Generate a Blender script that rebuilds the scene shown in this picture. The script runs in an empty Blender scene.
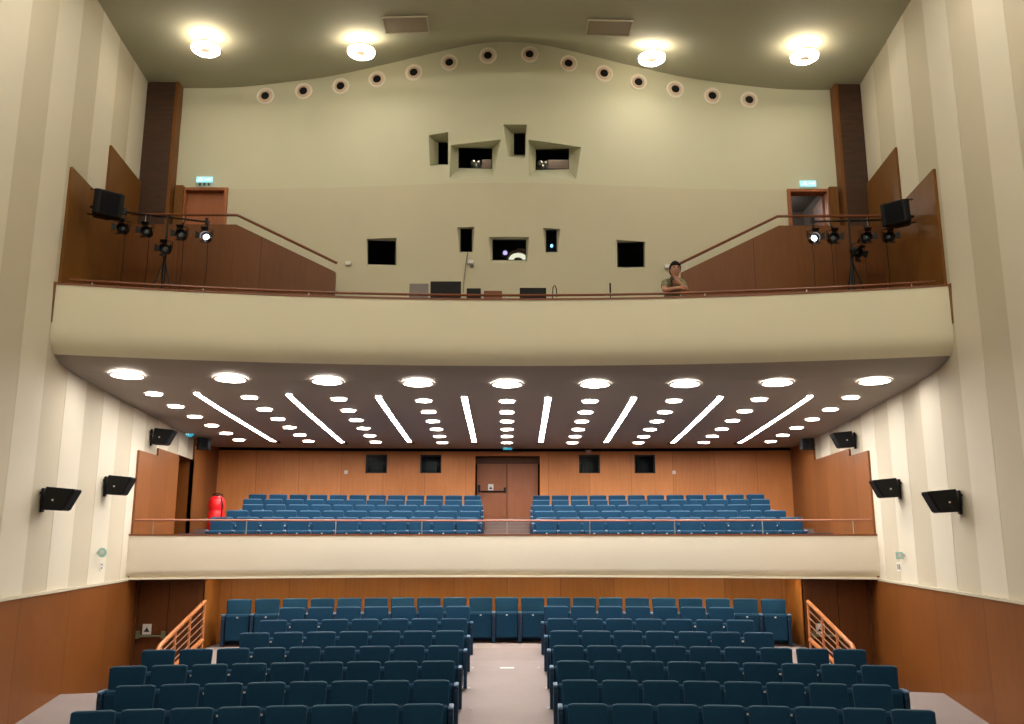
import bpy, bmesh, math, random
from mathutils import Vector, Matrix
from mathutils.geometry import delaunay_2d_cdt

random.seed(7)
C = bpy.context.scene.collection
EYE = 3.2                                   # eye height above the exit doors' floor; the hall is laid out from eye level, then lifted

# ---------------------------------------------------------------- camera, world, exposure
F = 870.0
PITCH = math.atan(172.0 / F)
cam_data = bpy.data.cameras.new('camera')
cam_data.sensor_width = 36.0
cam_data.lens = F * 36.0 / 1024.0
cam_data.clip_end = 200
cam = bpy.data.objects.new('camera', cam_data)
C.objects.link(cam)
cam.location = (0, 0, EYE)
cam.rotation_euler = (math.pi / 2 + PITCH, 0, -5.0 / F)
bpy.context.scene.camera = cam

world = bpy.data.worlds.new('world')
bpy.context.scene.world = world
world.use_nodes = True
world.node_tree.nodes['Background'].inputs[0].default_value = (1, .93, .82, 1)
world.node_tree.nodes['Background'].inputs[1].default_value = 0.0

vs = bpy.context.scene.view_settings
vs.view_transform = 'Standard'
vs.look = 'None'
vs.gamma = 1.0
vs.exposure = 1.0
vs.use_curve_mapping = False
bpy.context.scene.cycles.use_denoising = True
bpy.context.scene.cycles.max_bounces = 8
bpy.context.scene.cycles.diffuse_bounces = 5
bpy.context.scene.cycles.caustics_reflective = False
bpy.context.scene.cycles.caustics_refractive = False

L_SMALL, L_BIG, L_TUBE = 34.0, 17.0, 25.0      # under-balcony fittings
L_HALL, L_HALL_FWD = 18.0, 46.0                               # ceiling lamps
L_HALO = 14.0
L_LOW = 75.0                                # downlights below the lower balcony

# ---------------------------------------------------------------- layout helpers
SP, CP = math.sin(PITCH), math.cos(PITCH)
def ray(x, y):
    u = x - 507.0; v = 362.0 - y
    yc = F * CP - v * SP
    return u / yc, (F * SP + v * CP) / yc
def P(x, y, Y):
    a, b = ray(x, y)
    return Vector((a * Y, Y, b * Y))
WA, WB = 5.87, 0.1015
def wx(Y): return WA + WB * Y               # half width of the fan-shaped hall at depth Y
def ws(sg, Y): return wx(Y) - (.11 if sg > 0 else 0)   # the right wall stands a little closer to the axis
def W(x, y, inset=0.0):                     # the point of the side wall seen at a picture position
    a, b = ray(x, y)
    Y = (WA - inset - (.11 if a > 0 else 0)) / (abs(a) - WB)
    return Vector((a * Y, Y, b * Y))
R_ARC = 28.0
def arc(Y0, X, R=R_ARC): return Y0 - X * X / (2 * R)

# ---------------------------------------------------------------- materials
def new_mat(name):
    m = bpy.data.materials.new(name); m.use_nodes = True
    return m, m.node_tree, m.node_tree.nodes['Principled BSDF']
def plain(name, col, rough=.6, metal=0.0, spec=.5, bump=0, bscale=60, var=0.0, vscale=1.5, sheen=0):
    m, t, b = new_mat(name)
    b.inputs['Base Color'].default_value = (*col, 1)
    b.inputs['Roughness'].default_value = rough
    b.inputs['Metallic'].default_value = metal
    b.inputs['Specular IOR Level'].default_value = spec
    if sheen:
        b.inputs['Sheen Weight'].default_value = sheen
    tc = t.nodes.new('ShaderNodeTexCoord')
    if bump:
        n = t.nodes.new('ShaderNodeTexNoise'); n.inputs['Scale'].default_value = bscale; n.inputs['Detail'].default_value = 4
        t.links.new(tc.outputs['Object'], n.inputs['Vector'])
        bp = t.nodes.new('ShaderNodeBump'); bp.inputs['Strength'].default_value = bump; bp.inputs['Distance'].default_value = .01
        t.links.new(n.outputs['Fac'], bp.inputs['Height']); t.links.new(bp.outputs['Normal'], b.inputs['Normal'])
    if var:
        n2 = t.nodes.new('ShaderNodeTexNoise'); n2.inputs['Scale'].default_value = vscale; n2.inputs['Detail'].default_value = 3
        t.links.new(tc.outputs['Object'], n2.inputs['Vector'])
        mx = t.nodes.new('ShaderNodeMix'); mx.data_type = 'RGBA'
        mx.inputs[6].default_value = (*[c * (1 - var) for c in col], 1)
        mx.inputs[7].default_value = (*[min(1, c * (1 + var)) for c in col], 1)
        t.links.new(n2.outputs['Fac'], mx.inputs[0]); t.links.new(mx.outputs[2], b.inputs['Base Color'])
    return m
def emit(name, col, s):
    m, t, b = new_mat(name)
    b.inputs['Base Color'].default_value = (*col, 1)
    b.inputs['Emission Color'].default_value = (*col, 1)
    b.inputs['Emission Strength'].default_value = s
    return m
def wood(name, ca, cb, rough=.42, panel=1.22, grain=(26, 26, 1.3), seam=True, axis='X', coat=.0):
    """veneered panels: long vertical grain, each panel a slightly different tone, thin dark seams"""
    m, t, b = new_mat(name)
    N = t.nodes.new; Lk = t.links.new
    tc = N('ShaderNodeTexCoord')
    mp = N('ShaderNodeMapping'); mp.inputs['Scale'].default_value = grain
    Lk(tc.outputs['Object'], mp.inputs['Vector'])
    n1 = N('ShaderNodeTexNoise'); n1.inputs['Scale'].default_value = 1.0; n1.inputs['Detail'].default_value = 6; n1.inputs['Roughness'].default_value = .65
    Lk(mp.outputs[0], n1.inputs['Vector'])
    n2 = N('ShaderNodeTexNoise'); n2.inputs['Scale'].default_value = 1.1; n2.inputs['Detail'].default_value = 3
    Lk(tc.outputs['Object'], n2.inputs['Vector'])
    sx = N('ShaderNodeSeparateXYZ'); Lk(tc.outputs['Object'], sx.inputs[0])
    d = N('ShaderNodeMath'); d.operation = 'DIVIDE'; d.inputs[1].default_value = panel; Lk(sx.outputs[axis], d.inputs[0])
    fl = N('ShaderNodeMath'); fl.operation = 'FLOOR'; Lk(d.outputs[0], fl.inputs[0])
    wn = N('ShaderNodeTexWhiteNoise'); wn.noise_dimensions = '1D'; Lk(fl.outputs[0], wn.inputs['W'])
    a1 = N('ShaderNodeMath'); a1.operation = 'MULTIPLY_ADD'; a1.inputs[1].default_value = .55; Lk(n1.outputs['Fac'], a1.inputs[0])
    a2 = N('ShaderNodeMath'); a2.operation = 'MULTIPLY'; a2.inputs[1].default_value = .35; Lk(n2.outputs['Fac'], a2.inputs[0]); Lk(a2.outputs[0], a1.inputs[2])
    a3 = N('ShaderNodeMath'); a3.operation = 'MULTIPLY_ADD'; a3.inputs[1].default_value = .22; Lk(wn.outputs['Value'], a3.inputs[0]); Lk(a1.outputs[0], a3.inputs[2])
    cr = N('ShaderNodeValToRGB')
    cr.color_ramp.elements[0].position = .3; cr.color_ramp.elements[0].color = (*ca, 1)
    cr.color_ramp.elements[1].position = .8; cr.color_ramp.elements[1].color = (*cb, 1)
    Lk(a3.outputs[0], cr.inputs[0])
    out = cr.outputs[0]
    if seam:
        fr = N('ShaderNodeMath'); fr.operation = 'FRACT'; Lk(d.outputs[0], fr.inputs[0])
        lt = N('ShaderNodeMath'); lt.operation = 'LESS_THAN'; lt.inputs[1].default_value = .012; Lk(fr.outputs[0], lt.inputs[0])
        mx = N('ShaderNodeMix'); mx.data_type = 'RGBA'; mx.inputs[7].default_value = (*[c * .85 for c in ca], 1)
        Lk(lt.outputs[0], mx.inputs[0]); Lk(out, mx.inputs[6]); out = mx.outputs[2]
    Lk(out, b.inputs['Base Color'])
    b.inputs['Roughness'].default_value = rough
    b.inputs['Specular IOR Level'].default_value = .3
    return m
def glass(name, tint=(.02, .025, .03)):
    m, t, b = new_mat(name)
    N = t.nodes.new
    tr = N('ShaderNodeBsdfTransparent'); tr.inputs[0].default_value = (.8, .85, .85, 1)
    gl = N('ShaderNodeBsdfGlossy'); gl.inputs['Roughness'].default_value = .02
    mx = N('ShaderNodeMixShader'); mx.inputs[0].default_value = .002
    t.links.new(tr.outputs[0], mx.inputs[1]); t.links.new(gl.outputs[0], mx.inputs[2])
    t.links.new(mx.outputs[0], t.nodes['Material Output'].inputs[0])
    return m

M = {}
M['pale'] = plain('pale_cream_paint', (.655, .605, .475), .7, bump=.05, var=.03)
M['beige'] = plain('beige_paint', (.54, .485, .355), .7, bump=.05, var=.03)
M['sage'] = plain('upper_sage_paint', (.60, .595, .43), .75, bump=.05, var=.03)
M['sage_low'] = plain('lower_sage_paint', (.58, .54, .385), .75, bump=.05, var=.03)
M['ceiling'] = plain('ceiling_paint', (.41, .41, .30), .8, bump=.05, var=.04)
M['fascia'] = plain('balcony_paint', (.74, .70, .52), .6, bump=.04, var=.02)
M['fascia_low'] = plain('parapet_paint', (.78, .71, .56), .6, bump=.04, var=.02)
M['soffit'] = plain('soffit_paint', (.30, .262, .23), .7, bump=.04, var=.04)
M['wood'] = wood('orange_veneer', (.50, .17, .042), (.72, .28, .085))
M['wood_side'] = wood('brown_veneer', (.15, .046, .008), (.25, .085, .017), axis='Y', panel=1.9)
M['wood_gallery'] = wood('gallery_veneer', (.115, .040, .010), (.20, .072, .018), panel=1.6)
M['wood_gallery_side'] = wood('gallery_side_veneer', (.125, .046, .008), (.215, .088, .015), axis='Y', panel=1.6)
M['wood_door'] = wood('door_veneer', (.30, .10, .04), (.43, .16, .07), seam=False)
M['wood_dark'] = wood('dark_exit_veneer', (.09, .028, .009), (.16, .055, .016), seam=False)
M['rail'] = plain('varnished_rail_wood', (.20, .062, .022), .35, var=.15, vscale=4)
M['rail_bright'] = plain('orange_rail_wood', (.55, .20, .07), .3, var=.1, vscale=4)
M['rail_mid'] = plain('reddish_rail_wood', (.34, .13, .075), .35)
M['steel'] = plain('brushed_steel', (.6, .55, .5), .3, 1.0)
M['copper'] = plain('coppery_steel', (.42, .22, .14), .4, .3)
M['carpet'] = plain('greyish_carpet', (.30, .25, .237), .95, spec=.1, bump=.3, bscale=180, var=.08, vscale=2.2)
M['carpet_dark'] = plain('balcony_carpet', (.20, .14, .12), .95, spec=.1, bump=.3, bscale=180, var=.06)
M['blue'] = plain('blue_upholstery', (.006, .038, .080), .9, spec=.15, bump=.2, bscale=220, var=.12, vscale=9, sheen=.04)
M['blue_edge'] = plain('blue_edge_highlight', (.09, .19, .29), .6, spec=.4)  # paler than the cloth: light on the top edge put into the colour
M['blue_dark'] = plain('dark_blue_panel', (.006, .028, .065), .6, spec=.3, var=.1, vscale=7)
M['arm'] = plain('arm_pad', (.085, .17, .28), .45, spec=.5)
M['black'] = plain('black_plastic', (.0035, .0035, .004), .55, spec=.25, bump=.05)
M['blackgrille'] = plain('black_grille', (.003, .003, .0035), .8, spec=.15, bump=.4, bscale=300)
M['blackmetal'] = plain('black_steel', (.004, .004, .004), .45, .0, spec=.3)
M['void'] = plain('booth_and_gap_black', (.004, .004, .006), .9, spec=.1)  # near-black; darkens the booth and window backs, paints shade in the soffit gap
M['white'] = plain('white_plastic', (.75, .73, .68), .4)
M['plaque'] = plain('number_plaque', (.7, .7, .7), .3, .3)
M['brick'] = None
M['red'] = plain('red_cover', (.75, .012, .015), .35, bump=.1, bscale=12)
M['grey'] = plain('grey_plastic', (.20, .17, .16), .5)
M['glass'] = glass('booth_glass')
M['e_small'] = emit('downlight_glow', (1, .93, .88), L_SMALL)
M['e_big'] = emit('large_downlight_glow', (1, .93, .88), L_BIG)
M['e_tube'] = emit('tube_glow', (1, .95, .92), L_TUBE)
M['e_hall'] = emit('hall_lamp_glow', (1, .95, .86), L_HALL)
M['e_hall_fwd'] = emit('forward_hall_lamp_glow', (1, .95, .86), L_HALL_FWD)
M['e_halo'] = emit('hall_lamp_uplight', (1, .87, .66), L_HALO)
M['e_low'] = emit('low_downlight_glow', (1, .86, .66), L_LOW)
M['e_sign'] = emit('sign_glow', (.28, .62, .70), .55)
M['e_signw'] = emit('sign_pictogram', (.85, 1, 1), .5)
M['e_cyan'] = emit('cyan_sign_glow', (.03, .36, .50), .4)
M['e_white'] = emit('lamp_white', (1, .93, .95), 6.0)
M['e_blue'] = emit('blue_indicator', (.25, .55, 1), 2.0)
M['e_violet'] = emit('projector_lens_glow', (.65, .5, 1), .7)
M['lampbody'] = plain('lamp_body', (.85, .60, .46), .5)
M['grille'] = plain('vent_grille', (.29, .235, .175), .7)
M['pinkbox'] = plain('machine_casing', (.42, .30, .24), .6)
M['skin'] = plain('skin', (.46, .22, .135), .5, var=.06, vscale=20)
M['hair'] = plain('dark_hair', (.003, .0025, .002), .8, spec=.2, bump=.8, bscale=90)
M['shirt'] = plain('olive_shirt', (.20, .19, .11), .9, bump=.2, bscale=80)
M['trousers'] = plain('dark_trousers', (.03, .03, .035), .9)
M['stair_grey'] = plain('stairwell_paint', (.16, .14, .13), .8)
M['lens'] = plain('lamp_lens', (.10, .12, .13), .15)
M['green'] = plain('panic_bar_metal', (.22, .24, .14), .4, .4)
M['ink'] = plain('black_ink', (.01, .01, .01), .6)
def brick_mat():
    m, t, b = new_mat('dark_clay_brick')
    N = t.nodes.new; Lk = t.links.new
    tc = N('ShaderNodeTexCoord'); sx = N('ShaderNodeSeparateXYZ'); cx = N('ShaderNodeCombineXYZ')
    Lk(tc.outputs['Object'], sx.inputs[0]); Lk(sx.outputs['X'], cx.inputs['X']); Lk(sx.outputs['Z'], cx.inputs['Y'])
    br = N('ShaderNodeTexBrick'); br.inputs['Scale'].default_value = 1
    br.inputs['Brick Width'].default_value = .22; br.inputs['Row Height'].default_value = .055
    br.inputs['Mortar Size'].default_value = .008
    br.inputs['Color1'].default_value = (.060, .022, .008, 1); br.inputs['Color2'].default_value = (.034, .013, .005, 1)
    br.inputs['Mortar'].default_value = (.055, .024, .010, 1)
    Lk(cx.outputs[0], br.inputs['Vector']); Lk(br.outputs['Color'], b.inputs['Base Color'])
    b.inputs['Roughness'].default_value = .6
    return m
M['brick'] = brick_mat()

# ---------------------------------------------------------------- mesh builder
class MB:
    def __init__(s): s.v = []; s.f = []; s.mi = []
    def add(s, vs_, fs, mi=0):
        n = len(s.v); s.v += [tuple(q) for q in vs_]
        for f in fs: s.f.append(tuple(n + i for i in f)); s.mi.append(mi)
    def box(s, x0, x1, y0, y1, z0, z1, mi=0):
        s.hexa([(x0, y0, z0), (x1, y0, z0), (x1, y1, z0), (x0, y1, z0), (x0, y0, z1), (x1, y0, z1), (x1, y1, z1), (x0, y1, z1)], mi)
        return s
    def hexa(s, p, mi=0):
        s.add(p, [(3, 2, 1, 0), (4, 5, 6, 7), (0, 1, 5, 4), (1, 2, 6, 5), (2, 3, 7, 6), (3, 0, 4, 7)], mi); return s
    def prism(s, poly, a, b, axis='X', mi=0):
        """poly: 2D outline; extruded along axis from a to b"""
        def mk(p, t):
            if axis == 'X': return (t, p[0], p[1])
            if axis == 'Y': return (p[0], t, p[1])
            return (p[0], p[1], t)
        n = len(poly)
        vs_ = [mk(p, a) for p in poly] + [mk(p, b) for p in poly]
        fs = [tuple(range(n - 1, -1, -1)), tuple(range(n, 2 * n))] + [(i, (i + 1) % n, n + (i + 1) % n, n + i) for i in range(n)]
        s.add(vs_, fs, mi); return s
    def tube(s, pts, r, n=8, caps=True, mi=0):
        pts = [Vector(p) for p in pts]; rings = []
        up = None
        for i, p in enumerate(pts):
            d = (pts[min(i + 1, len(pts) - 1)] - pts[max(i - 1, 0)])
            d = d.normalized() if d.length > 1e-9 else Vector((0, 0, 1))
            if up is None:
                up = Vector((0, 0, 1)) if abs(d.z) < .9 else Vector((0, 1, 0))
            a = d.cross(up)
            if a.length < 1e-5: a = d.orthogonal()
            a.normalize(); b_ = a.cross(d).normalized(); up = b_
            rr = r[i] if isinstance(r, (list, tuple)) else r
            rings.append([p + (a * math.cos(2 * math.pi * k / n) + b_ * math.sin(2 * math.pi * k / n)) * rr for k in range(n)])
        vs_ = [q for g in rings for q in g]; fs = []
        for i in range(len(rings) - 1):
            for k in range(n):
                k2 = (k + 1) % n
                fs.append((i * n + k, i * n + k2, (i + 1) * n + k2, (i + 1) * n + k))
        if caps:
            fs.append(tuple(range(n - 1, -1, -1))); m_ = (len(rings) - 1) * n
            fs.append(tuple(range(m_, m_ + n)))
        s.add(vs_, fs, mi); return s
    def lathe(s, prof, c=(0, 0, 0), n=24, axis='Z', mi=0):
        """prof: (radius, height) along the axis; ends closed when radius is 0"""
        c = Vector(c); vs_ = []; fs = []
        for (r, h) in prof:
            for k in range(n):
                a = 2 * math.pi * k / n
                if axis == 'Z': q = (r * math.cos(a), r * math.sin(a), h)
                elif axis == 'Y': q = (r * math.cos(a), h, r * math.sin(a))
                else: q = (h, r * math.cos(a), r * math.sin(a))
                vs_.append(c + Vector(q))
        for i in range(len(prof) - 1):
            for k in range(n):
                k2 = (k + 1) % n
                fs.append((i * n + k, i * n + k2, (i + 1) * n + k2, (i + 1) * n + k))
        s.add(vs_, fs, mi); return s
    def build(s, name, mat, parent=None, bevel=0, seg=2, smooth=False, loc=None, weld=True):
        me = bpy.data.meshes.new(name)
        me.from_pydata(s.v, [], s.f)
        mats = mat if isinstance(mat, (list, tuple)) else [mat]
        for m_ in mats: me.materials.append(m_)
        if len(mats) > 1:
            for p_, k in zip(me.polygons, s.mi): p_.material_index = k
        bm = bmesh.new(); bm.from_mesh(me)
        if weld: bmesh.ops.remove_doubles(bm, verts=bm.verts, dist=1e-5)
        bmesh.ops.recalc_face_normals(bm, faces=bm.faces)
        if bevel:
            bmesh.ops.bevel(bm, geom=[e for e in bm.edges if e.is_manifold and e.calc_face_angle(0) > .5], offset=bevel, segments=seg, profile=.5, affect='EDGES', clamp_overlap=True)
        bm.to_mesh(me); bm.free()
        if smooth:
            for p_ in me.polygons: p_.use_smooth = True
            try: me.set_sharp_from_angle(angle=math.radians(40))
            except Exception: pass
        o = bpy.data.objects.new(name, me); C.objects.link(o)
        if parent: o.parent = parent
        if loc is not None: o.location = loc
        return o

def tag(o, label=None, cat=None, group=None, kind=None):
    if label: o['label'] = label
    if cat: o['category'] = cat
    if group: o['group'] = group
    if kind: o['kind'] = kind
    return o
def struct(mb, name, mat, label=None, cat=None, **kw):
    o = mb.build(name, mat, **kw); tag(o, label or name.replace('_', ' ') + ' of the auditorium', cat or name.split('_')[0], None, 'structure'); return o
def empty(name, loc=(0, 0, 0), rz=0):
    o = bpy.data.objects.new(name, None); C.objects.link(o); o.location = loc; o.rotation_euler = (0, 0, rz); o.empty_display_size = .1
    return o
def kids(o): return list(o.children)
def copy_tree(o, parent=None):
    c = o.copy(); C.objects.link(c)
    if parent: c.parent = parent
    for ch in kids(o): copy_tree(ch, c)
    return c
ORD = ['zeroth', 'first', 'second', 'third', 'fourth', 'fifth', 'sixth', 'seventh', 'eighth', 'ninth', 'tenth', 'eleventh', 'twelfth', 'thirteenth', 'fourteenth']

# ================================================================ ROOM SHELL
Y_FRONT = -9.0
Z_CEIL = 9.33
Z_LOW = -.91            # underside of the lower parapet and top of the side wainscot
Z_GAL = 3.06            # gallery floor
YG = 14.42              # gallery front at the axis
YB = 19.2               # lower balcony front at the axis
Y_BACK_LOW = 25.9       # back wall of the lower balcony
def y_back(X): return Y_BACK_LOW - X * X / 160
def y_up(X): return 17.15 - .38 * math.exp(-(X / 3.2) ** 2)
def end_x(Y0, dy=0, R=R_ARC):               # where an arc meets the side wall
    X = 7.0
    for _ in range(40): X = wx(arc(Y0, X, R) + dy)
    return X

# ---- side walls: vertical strips of two paints, alternate strips set back a little
STRIP = .873; S0 = 13.43
def side_wall(sg, nm, has_alcove):
    mb = MB()
    k0 = int(math.floor((Y_FRONT - S0) / STRIP)); k1 = int(math.ceil((25.6 - S0) / STRIP))
    prev = None
    for k in range(k0, k1):
        y0 = max(Y_FRONT, S0 + k * STRIP); y1 = min(26.3, S0 + (k + 1) * STRIP)
        dark = (k % 2 == 0); off = .004 if dark else 0.0
        X0, X1 = sg * (ws(sg, y0) + off), sg * (ws(sg, y1) + off)
        segs = [(Z_LOW - 3.2, Z_CEIL + .15)]
        if has_alcove and y1 > 21.3 and y0 < 22.75:
            segs = [(1.885, Z_CEIL + .15)]
            for (a, b) in ((y0, min(y1, 21.3)), (max(y0, 22.75), y1)):
                if b > a: mb.add([(sg * (ws(sg, a) + off), a, -4.1), (sg * (ws(sg, b) + off), b, -4.1), (sg * (ws(sg, b) + off), b, 1.885), (sg * (ws(sg, a) + off), a, 1.885)], [(0, 1, 2, 3)], 1 if dark else 0)
        for (z0, z1) in segs:
            mb.add([(X0, y0, z0), (X1, y1, z0), (X1, y1, z1), (X0, y0, z1)], [(0, 1, 2, 3)], 1 if dark else 0)
        if prev is not None and not (has_alcove and 21.3 < y0 < 22.75):
            mb.add([(sg * (ws(sg, y0) + prev), y0, -4.1), (X0, y0, -4.1), (X0, y0, Z_CEIL + .15), (sg * (ws(sg, y0) + prev), y0, Z_CEIL + .15)], [(0, 1, 2, 3)], 0)
        prev = off
    return struct(mb, nm, [M['pale'], M['beige']], 'side wall in pale and beige painted vertical strips, ' + ('extinguisher' if sg < 0 else 'opposite') + ' side', 'wall', weld=False)
side_wall(-1, 'wall_left', True)
side_wall(1, 'wall_right', False)

def wall_panel(mb, sg, y0, y1, z0, z1, t=.045, mi=0):
    """board standing t proud of the side wall"""
    a0, a1 = sg * (ws(sg, y0) + .06), sg * (ws(sg, y1) + .06); b0, b1 = sg * (ws(sg, y0) - t), sg * (ws(sg, y1) - t)
    mb.hexa([(b0, y0, z0), (b1, y1, z0), (a1, y1, z0), (a0, y0, z0), (b0, y0, z1), (b1, y1, z1), (a1, y1, z1), (a0, y0, z1)], mi)

for sg, sn in ((-1, 'left'), (1, 'right')):
    mb = MB(); wall_panel(mb, sg, Y_FRONT, 18.95, -4.1, Z_LOW - .02)
    struct(mb, 'wall_%s_wainscot' % sn, M['wood_side'], 'brown veneer wainscot along the %s side wall' % sn, 'wainscot')
    mb = MB(); wall_panel(mb, sg, Y_FRONT, 18.12, Z_LOW - .02, Z_LOW + .02, .07)
    struct(mb, 'trim_1' if sg < 0 else 'trim_2', M['beige'], 'thin ledge on top of the %s wainscot' % sn, 'trim')
    # stepped veneer beside the lower balcony
    mb = MB()
    wall_panel(mb, sg, 18.24, 19.58, -.95, 1.72)
    wall_panel(mb, sg, 19.58, 21.3, -.95, 1.89)
    if sg < 0:
        wall_panel(mb, sg, 22.75, 25.75, -.95, 2.62)
    else:
        wall_panel(mb, sg, 21.3, 22.75, -.95, 1.89)
        wall_panel(mb, sg, 22.75, 25.75, -.95, 2.62)
    struct(mb, 'wall_%s_balcony_panelling' % sn, wood('balcony_side_veneer_' + sn, (.165, .055, .014), (.275, .10, .026), axis='Y', panel=1.2), 'stepped brown veneer beside the balcony seats on the %s' % sn, 'wall')
    # stepped veneer beside the gallery
    mb = MB()
    wall_panel(mb, sg, 13.56, 15.15, 3.5, 5.97)
    wall_panel(mb, sg, 15.15, 17.2, 3.0, 7.1)
    mb.hexa([(sg * (ws(sg, 13.47) - .005), 13.47, 3.3), (sg * (ws(sg, 13.5) - .01), 13.5, 3.3), (sg * (ws(sg, 13.5) + .06), 13.5, 3.3), (sg * (ws(sg, 13.47) + .06), 13.47, 3.3),
             (sg * (ws(sg, 13.40) - .01), 13.40, 3.95), (sg * (ws(sg, 13.5) - .01), 13.5, 3.95), (sg * (ws(sg, 13.5) + .06), 13.5, 3.95), (sg * (ws(sg, 13.40) + .06), 13.40, 3.95)])
    struct(mb, 'wall_%s_gallery_panelling' % sn, M['wood_gallery_side'], 'stepped brown veneer beside the gallery on the %s' % sn, 'wall')

# alcove with the vomitory door on the extinguisher side
mb = MB()
ya, yb = 21.3, 22.75
for (p0, p1) in (((ya, 0), (ya, .95)), ((ya, .95), (yb, .95)), ((yb, .95), (yb, 0))):
    x0 = -(wx(p0[0]) - .045 + p0[1]); x1 = -(wx(p1[0]) - .045 + p1[1])
    mb.add([(x0, p0[0], -.95), (x1, p1[0], -.95), (x1, p1[0], 1.9), (x0, p0[0], 1.9)], [(0, 1, 2, 3)])
mb.add([(-(wx(ya) - .045), ya, 1.885), (-(wx(yb) - .045), yb, 1.885), (-(wx(yb) + .95), yb, 1.885), (-(wx(ya) + .95), ya, 1.885)], [(0, 1, 2, 3)])
mb.add([(-(wx(ya) - .045), ya, -.5), (-(wx(yb) - .045), yb, -.5), (-(wx(yb) + .95), yb, -.5), (-(wx(ya) + .95), ya, -.5)], [(0, 1, 2, 3)])
struct(mb, 'wall_left_doorway', M['wood_side'], 'dark recessed doorway beside the balcony seats', 'doorway', weld=False)

# ---- ceiling with its raised wave along the axis
PROF = [(0, 41), (15, 41.4), (30, 43), (60, 49.5), (80, 54.5), (110, 62), (132, 67), (170, 75.5), (195, 79.5), (235, 84.5), (270, 88.3), (300, 89.2), (330, 89)]
PR = []
for off, py in PROF:
    X = off / 800 * 17.
    for _ in range(5):
        a, b = ray(507 + off, py); X = a * y_up(X)
    PR.append((X, b * y_up(X)))
def zc(X):
    X = abs(X)
    for (x0, z0), (x1, z1) in zip(PR, PR[1:]):
        if X <= x1:
            t = (X - x0) / (x1 - x0); return z0 + (z1 - z0) * t
    return PR[-1][1]
def zcs(X):
    return (zc(X - .3) + zc(X - .15) + 2 * zc(X) + zc(X + .15) + zc(X + .3)) / 6
def zcy(X, Y):
    t = min(1, max(0, (Y - 14.9) / 2.0)); g = .12 + .88 * t * t * (3 - 2 * t)
    return Z_CEIL - .02 + (zcs(X) - Z_CEIL + .02) * g
mb = MB()
NX = 72; xs = [-8.4 + 16.8 * i / NX for i in range(NX + 1)]
ysl = [Y_FRONT, 6, 13.8, 14.5] + [14.9 + .2 * i for i in range(11)] + [17.6]
mb.add([(x, y, zcy(x, y)) for y in ysl for x in xs], [(j * (NX + 1) + i, j * (NX + 1) + i + 1, (j + 1) * (NX + 1) + i + 1, (j + 1) * (NX + 1) + i) for j in range(len(ysl) - 1) for i in range(NX)])
struct(mb, 'ceiling', M['ceiling'], 'grey-green ceiling with a smooth raised wave in the middle', 'ceiling', smooth=True)

# stage end behind the camera, outside the picture
mb = MB(); mb.add([(-9, Y_FRONT, -4.1), (9, Y_FRONT, -4.1), (9, Y_FRONT, 11), (-9, Y_FRONT, 11)], [(0, 1, 2, 3)])
struct(mb, 'wall_front', plain('stage_wall_paint', (.40, .34, .25), .8), 'plain wall at the stage end', 'wall')

# ---- upper back wall with splayed projection ports
PORTS_UP = [  # outer opening and inner opening, in picture positions
    ([(428.3, 135.4), (447.9, 132.1), (447.9, 164.8), (429.5, 166.1)], (438, 142.7, 447.9, 164.8)),
    ([(450.4, 145.4), (500.6, 139.6), (493.0, 176.5), (449.1, 178.4)], (458.2, 148.2, 491.8, 168.5)),
    ([(502.6, 124.5), (526.3, 124.5), (525.0, 158.2), (508.0, 156.5)], (513.5, 133.3, 525.0, 154.9)),
    ([(528.0, 139.6), (580.8, 146.9), (575.8, 179.4), (528.8, 176.5)], (535.4, 149.0, 568.7, 169.5)),
]
PORTS_LOW = [
    ([(366.5, 239), (396.5, 238), (396.5, 265.5), (367.5, 267)], (368, 241, 395.5, 265)),
    ([(456.5, 227.5), (474.3, 226.8), (473, 252.8), (459, 252.8)], (460.2, 229, 472, 252)),
    ([(488.5, 237), (529, 237), (527, 262.5), (491, 262.5)], (492.2, 239.5, 526, 260.3)),
    ([(542.2, 227.8), (560, 228.8), (557.5, 252.8), (545, 252.8)], (545.6, 230, 556.6, 252)),
    ([(616, 239.5), (645.3, 241.5), (644.8, 268.5), (616.5, 267)], (617.3, 242, 643.5, 267.3)),
]
def on_up(x, y, d=0):
    X = 0
    a, b = ray(x, y)
    for _ in range(30): X = a * (y_up(X) + d)
    Y = y_up(X) + d
    return Vector((a * Y, Y, b * Y))
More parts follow.
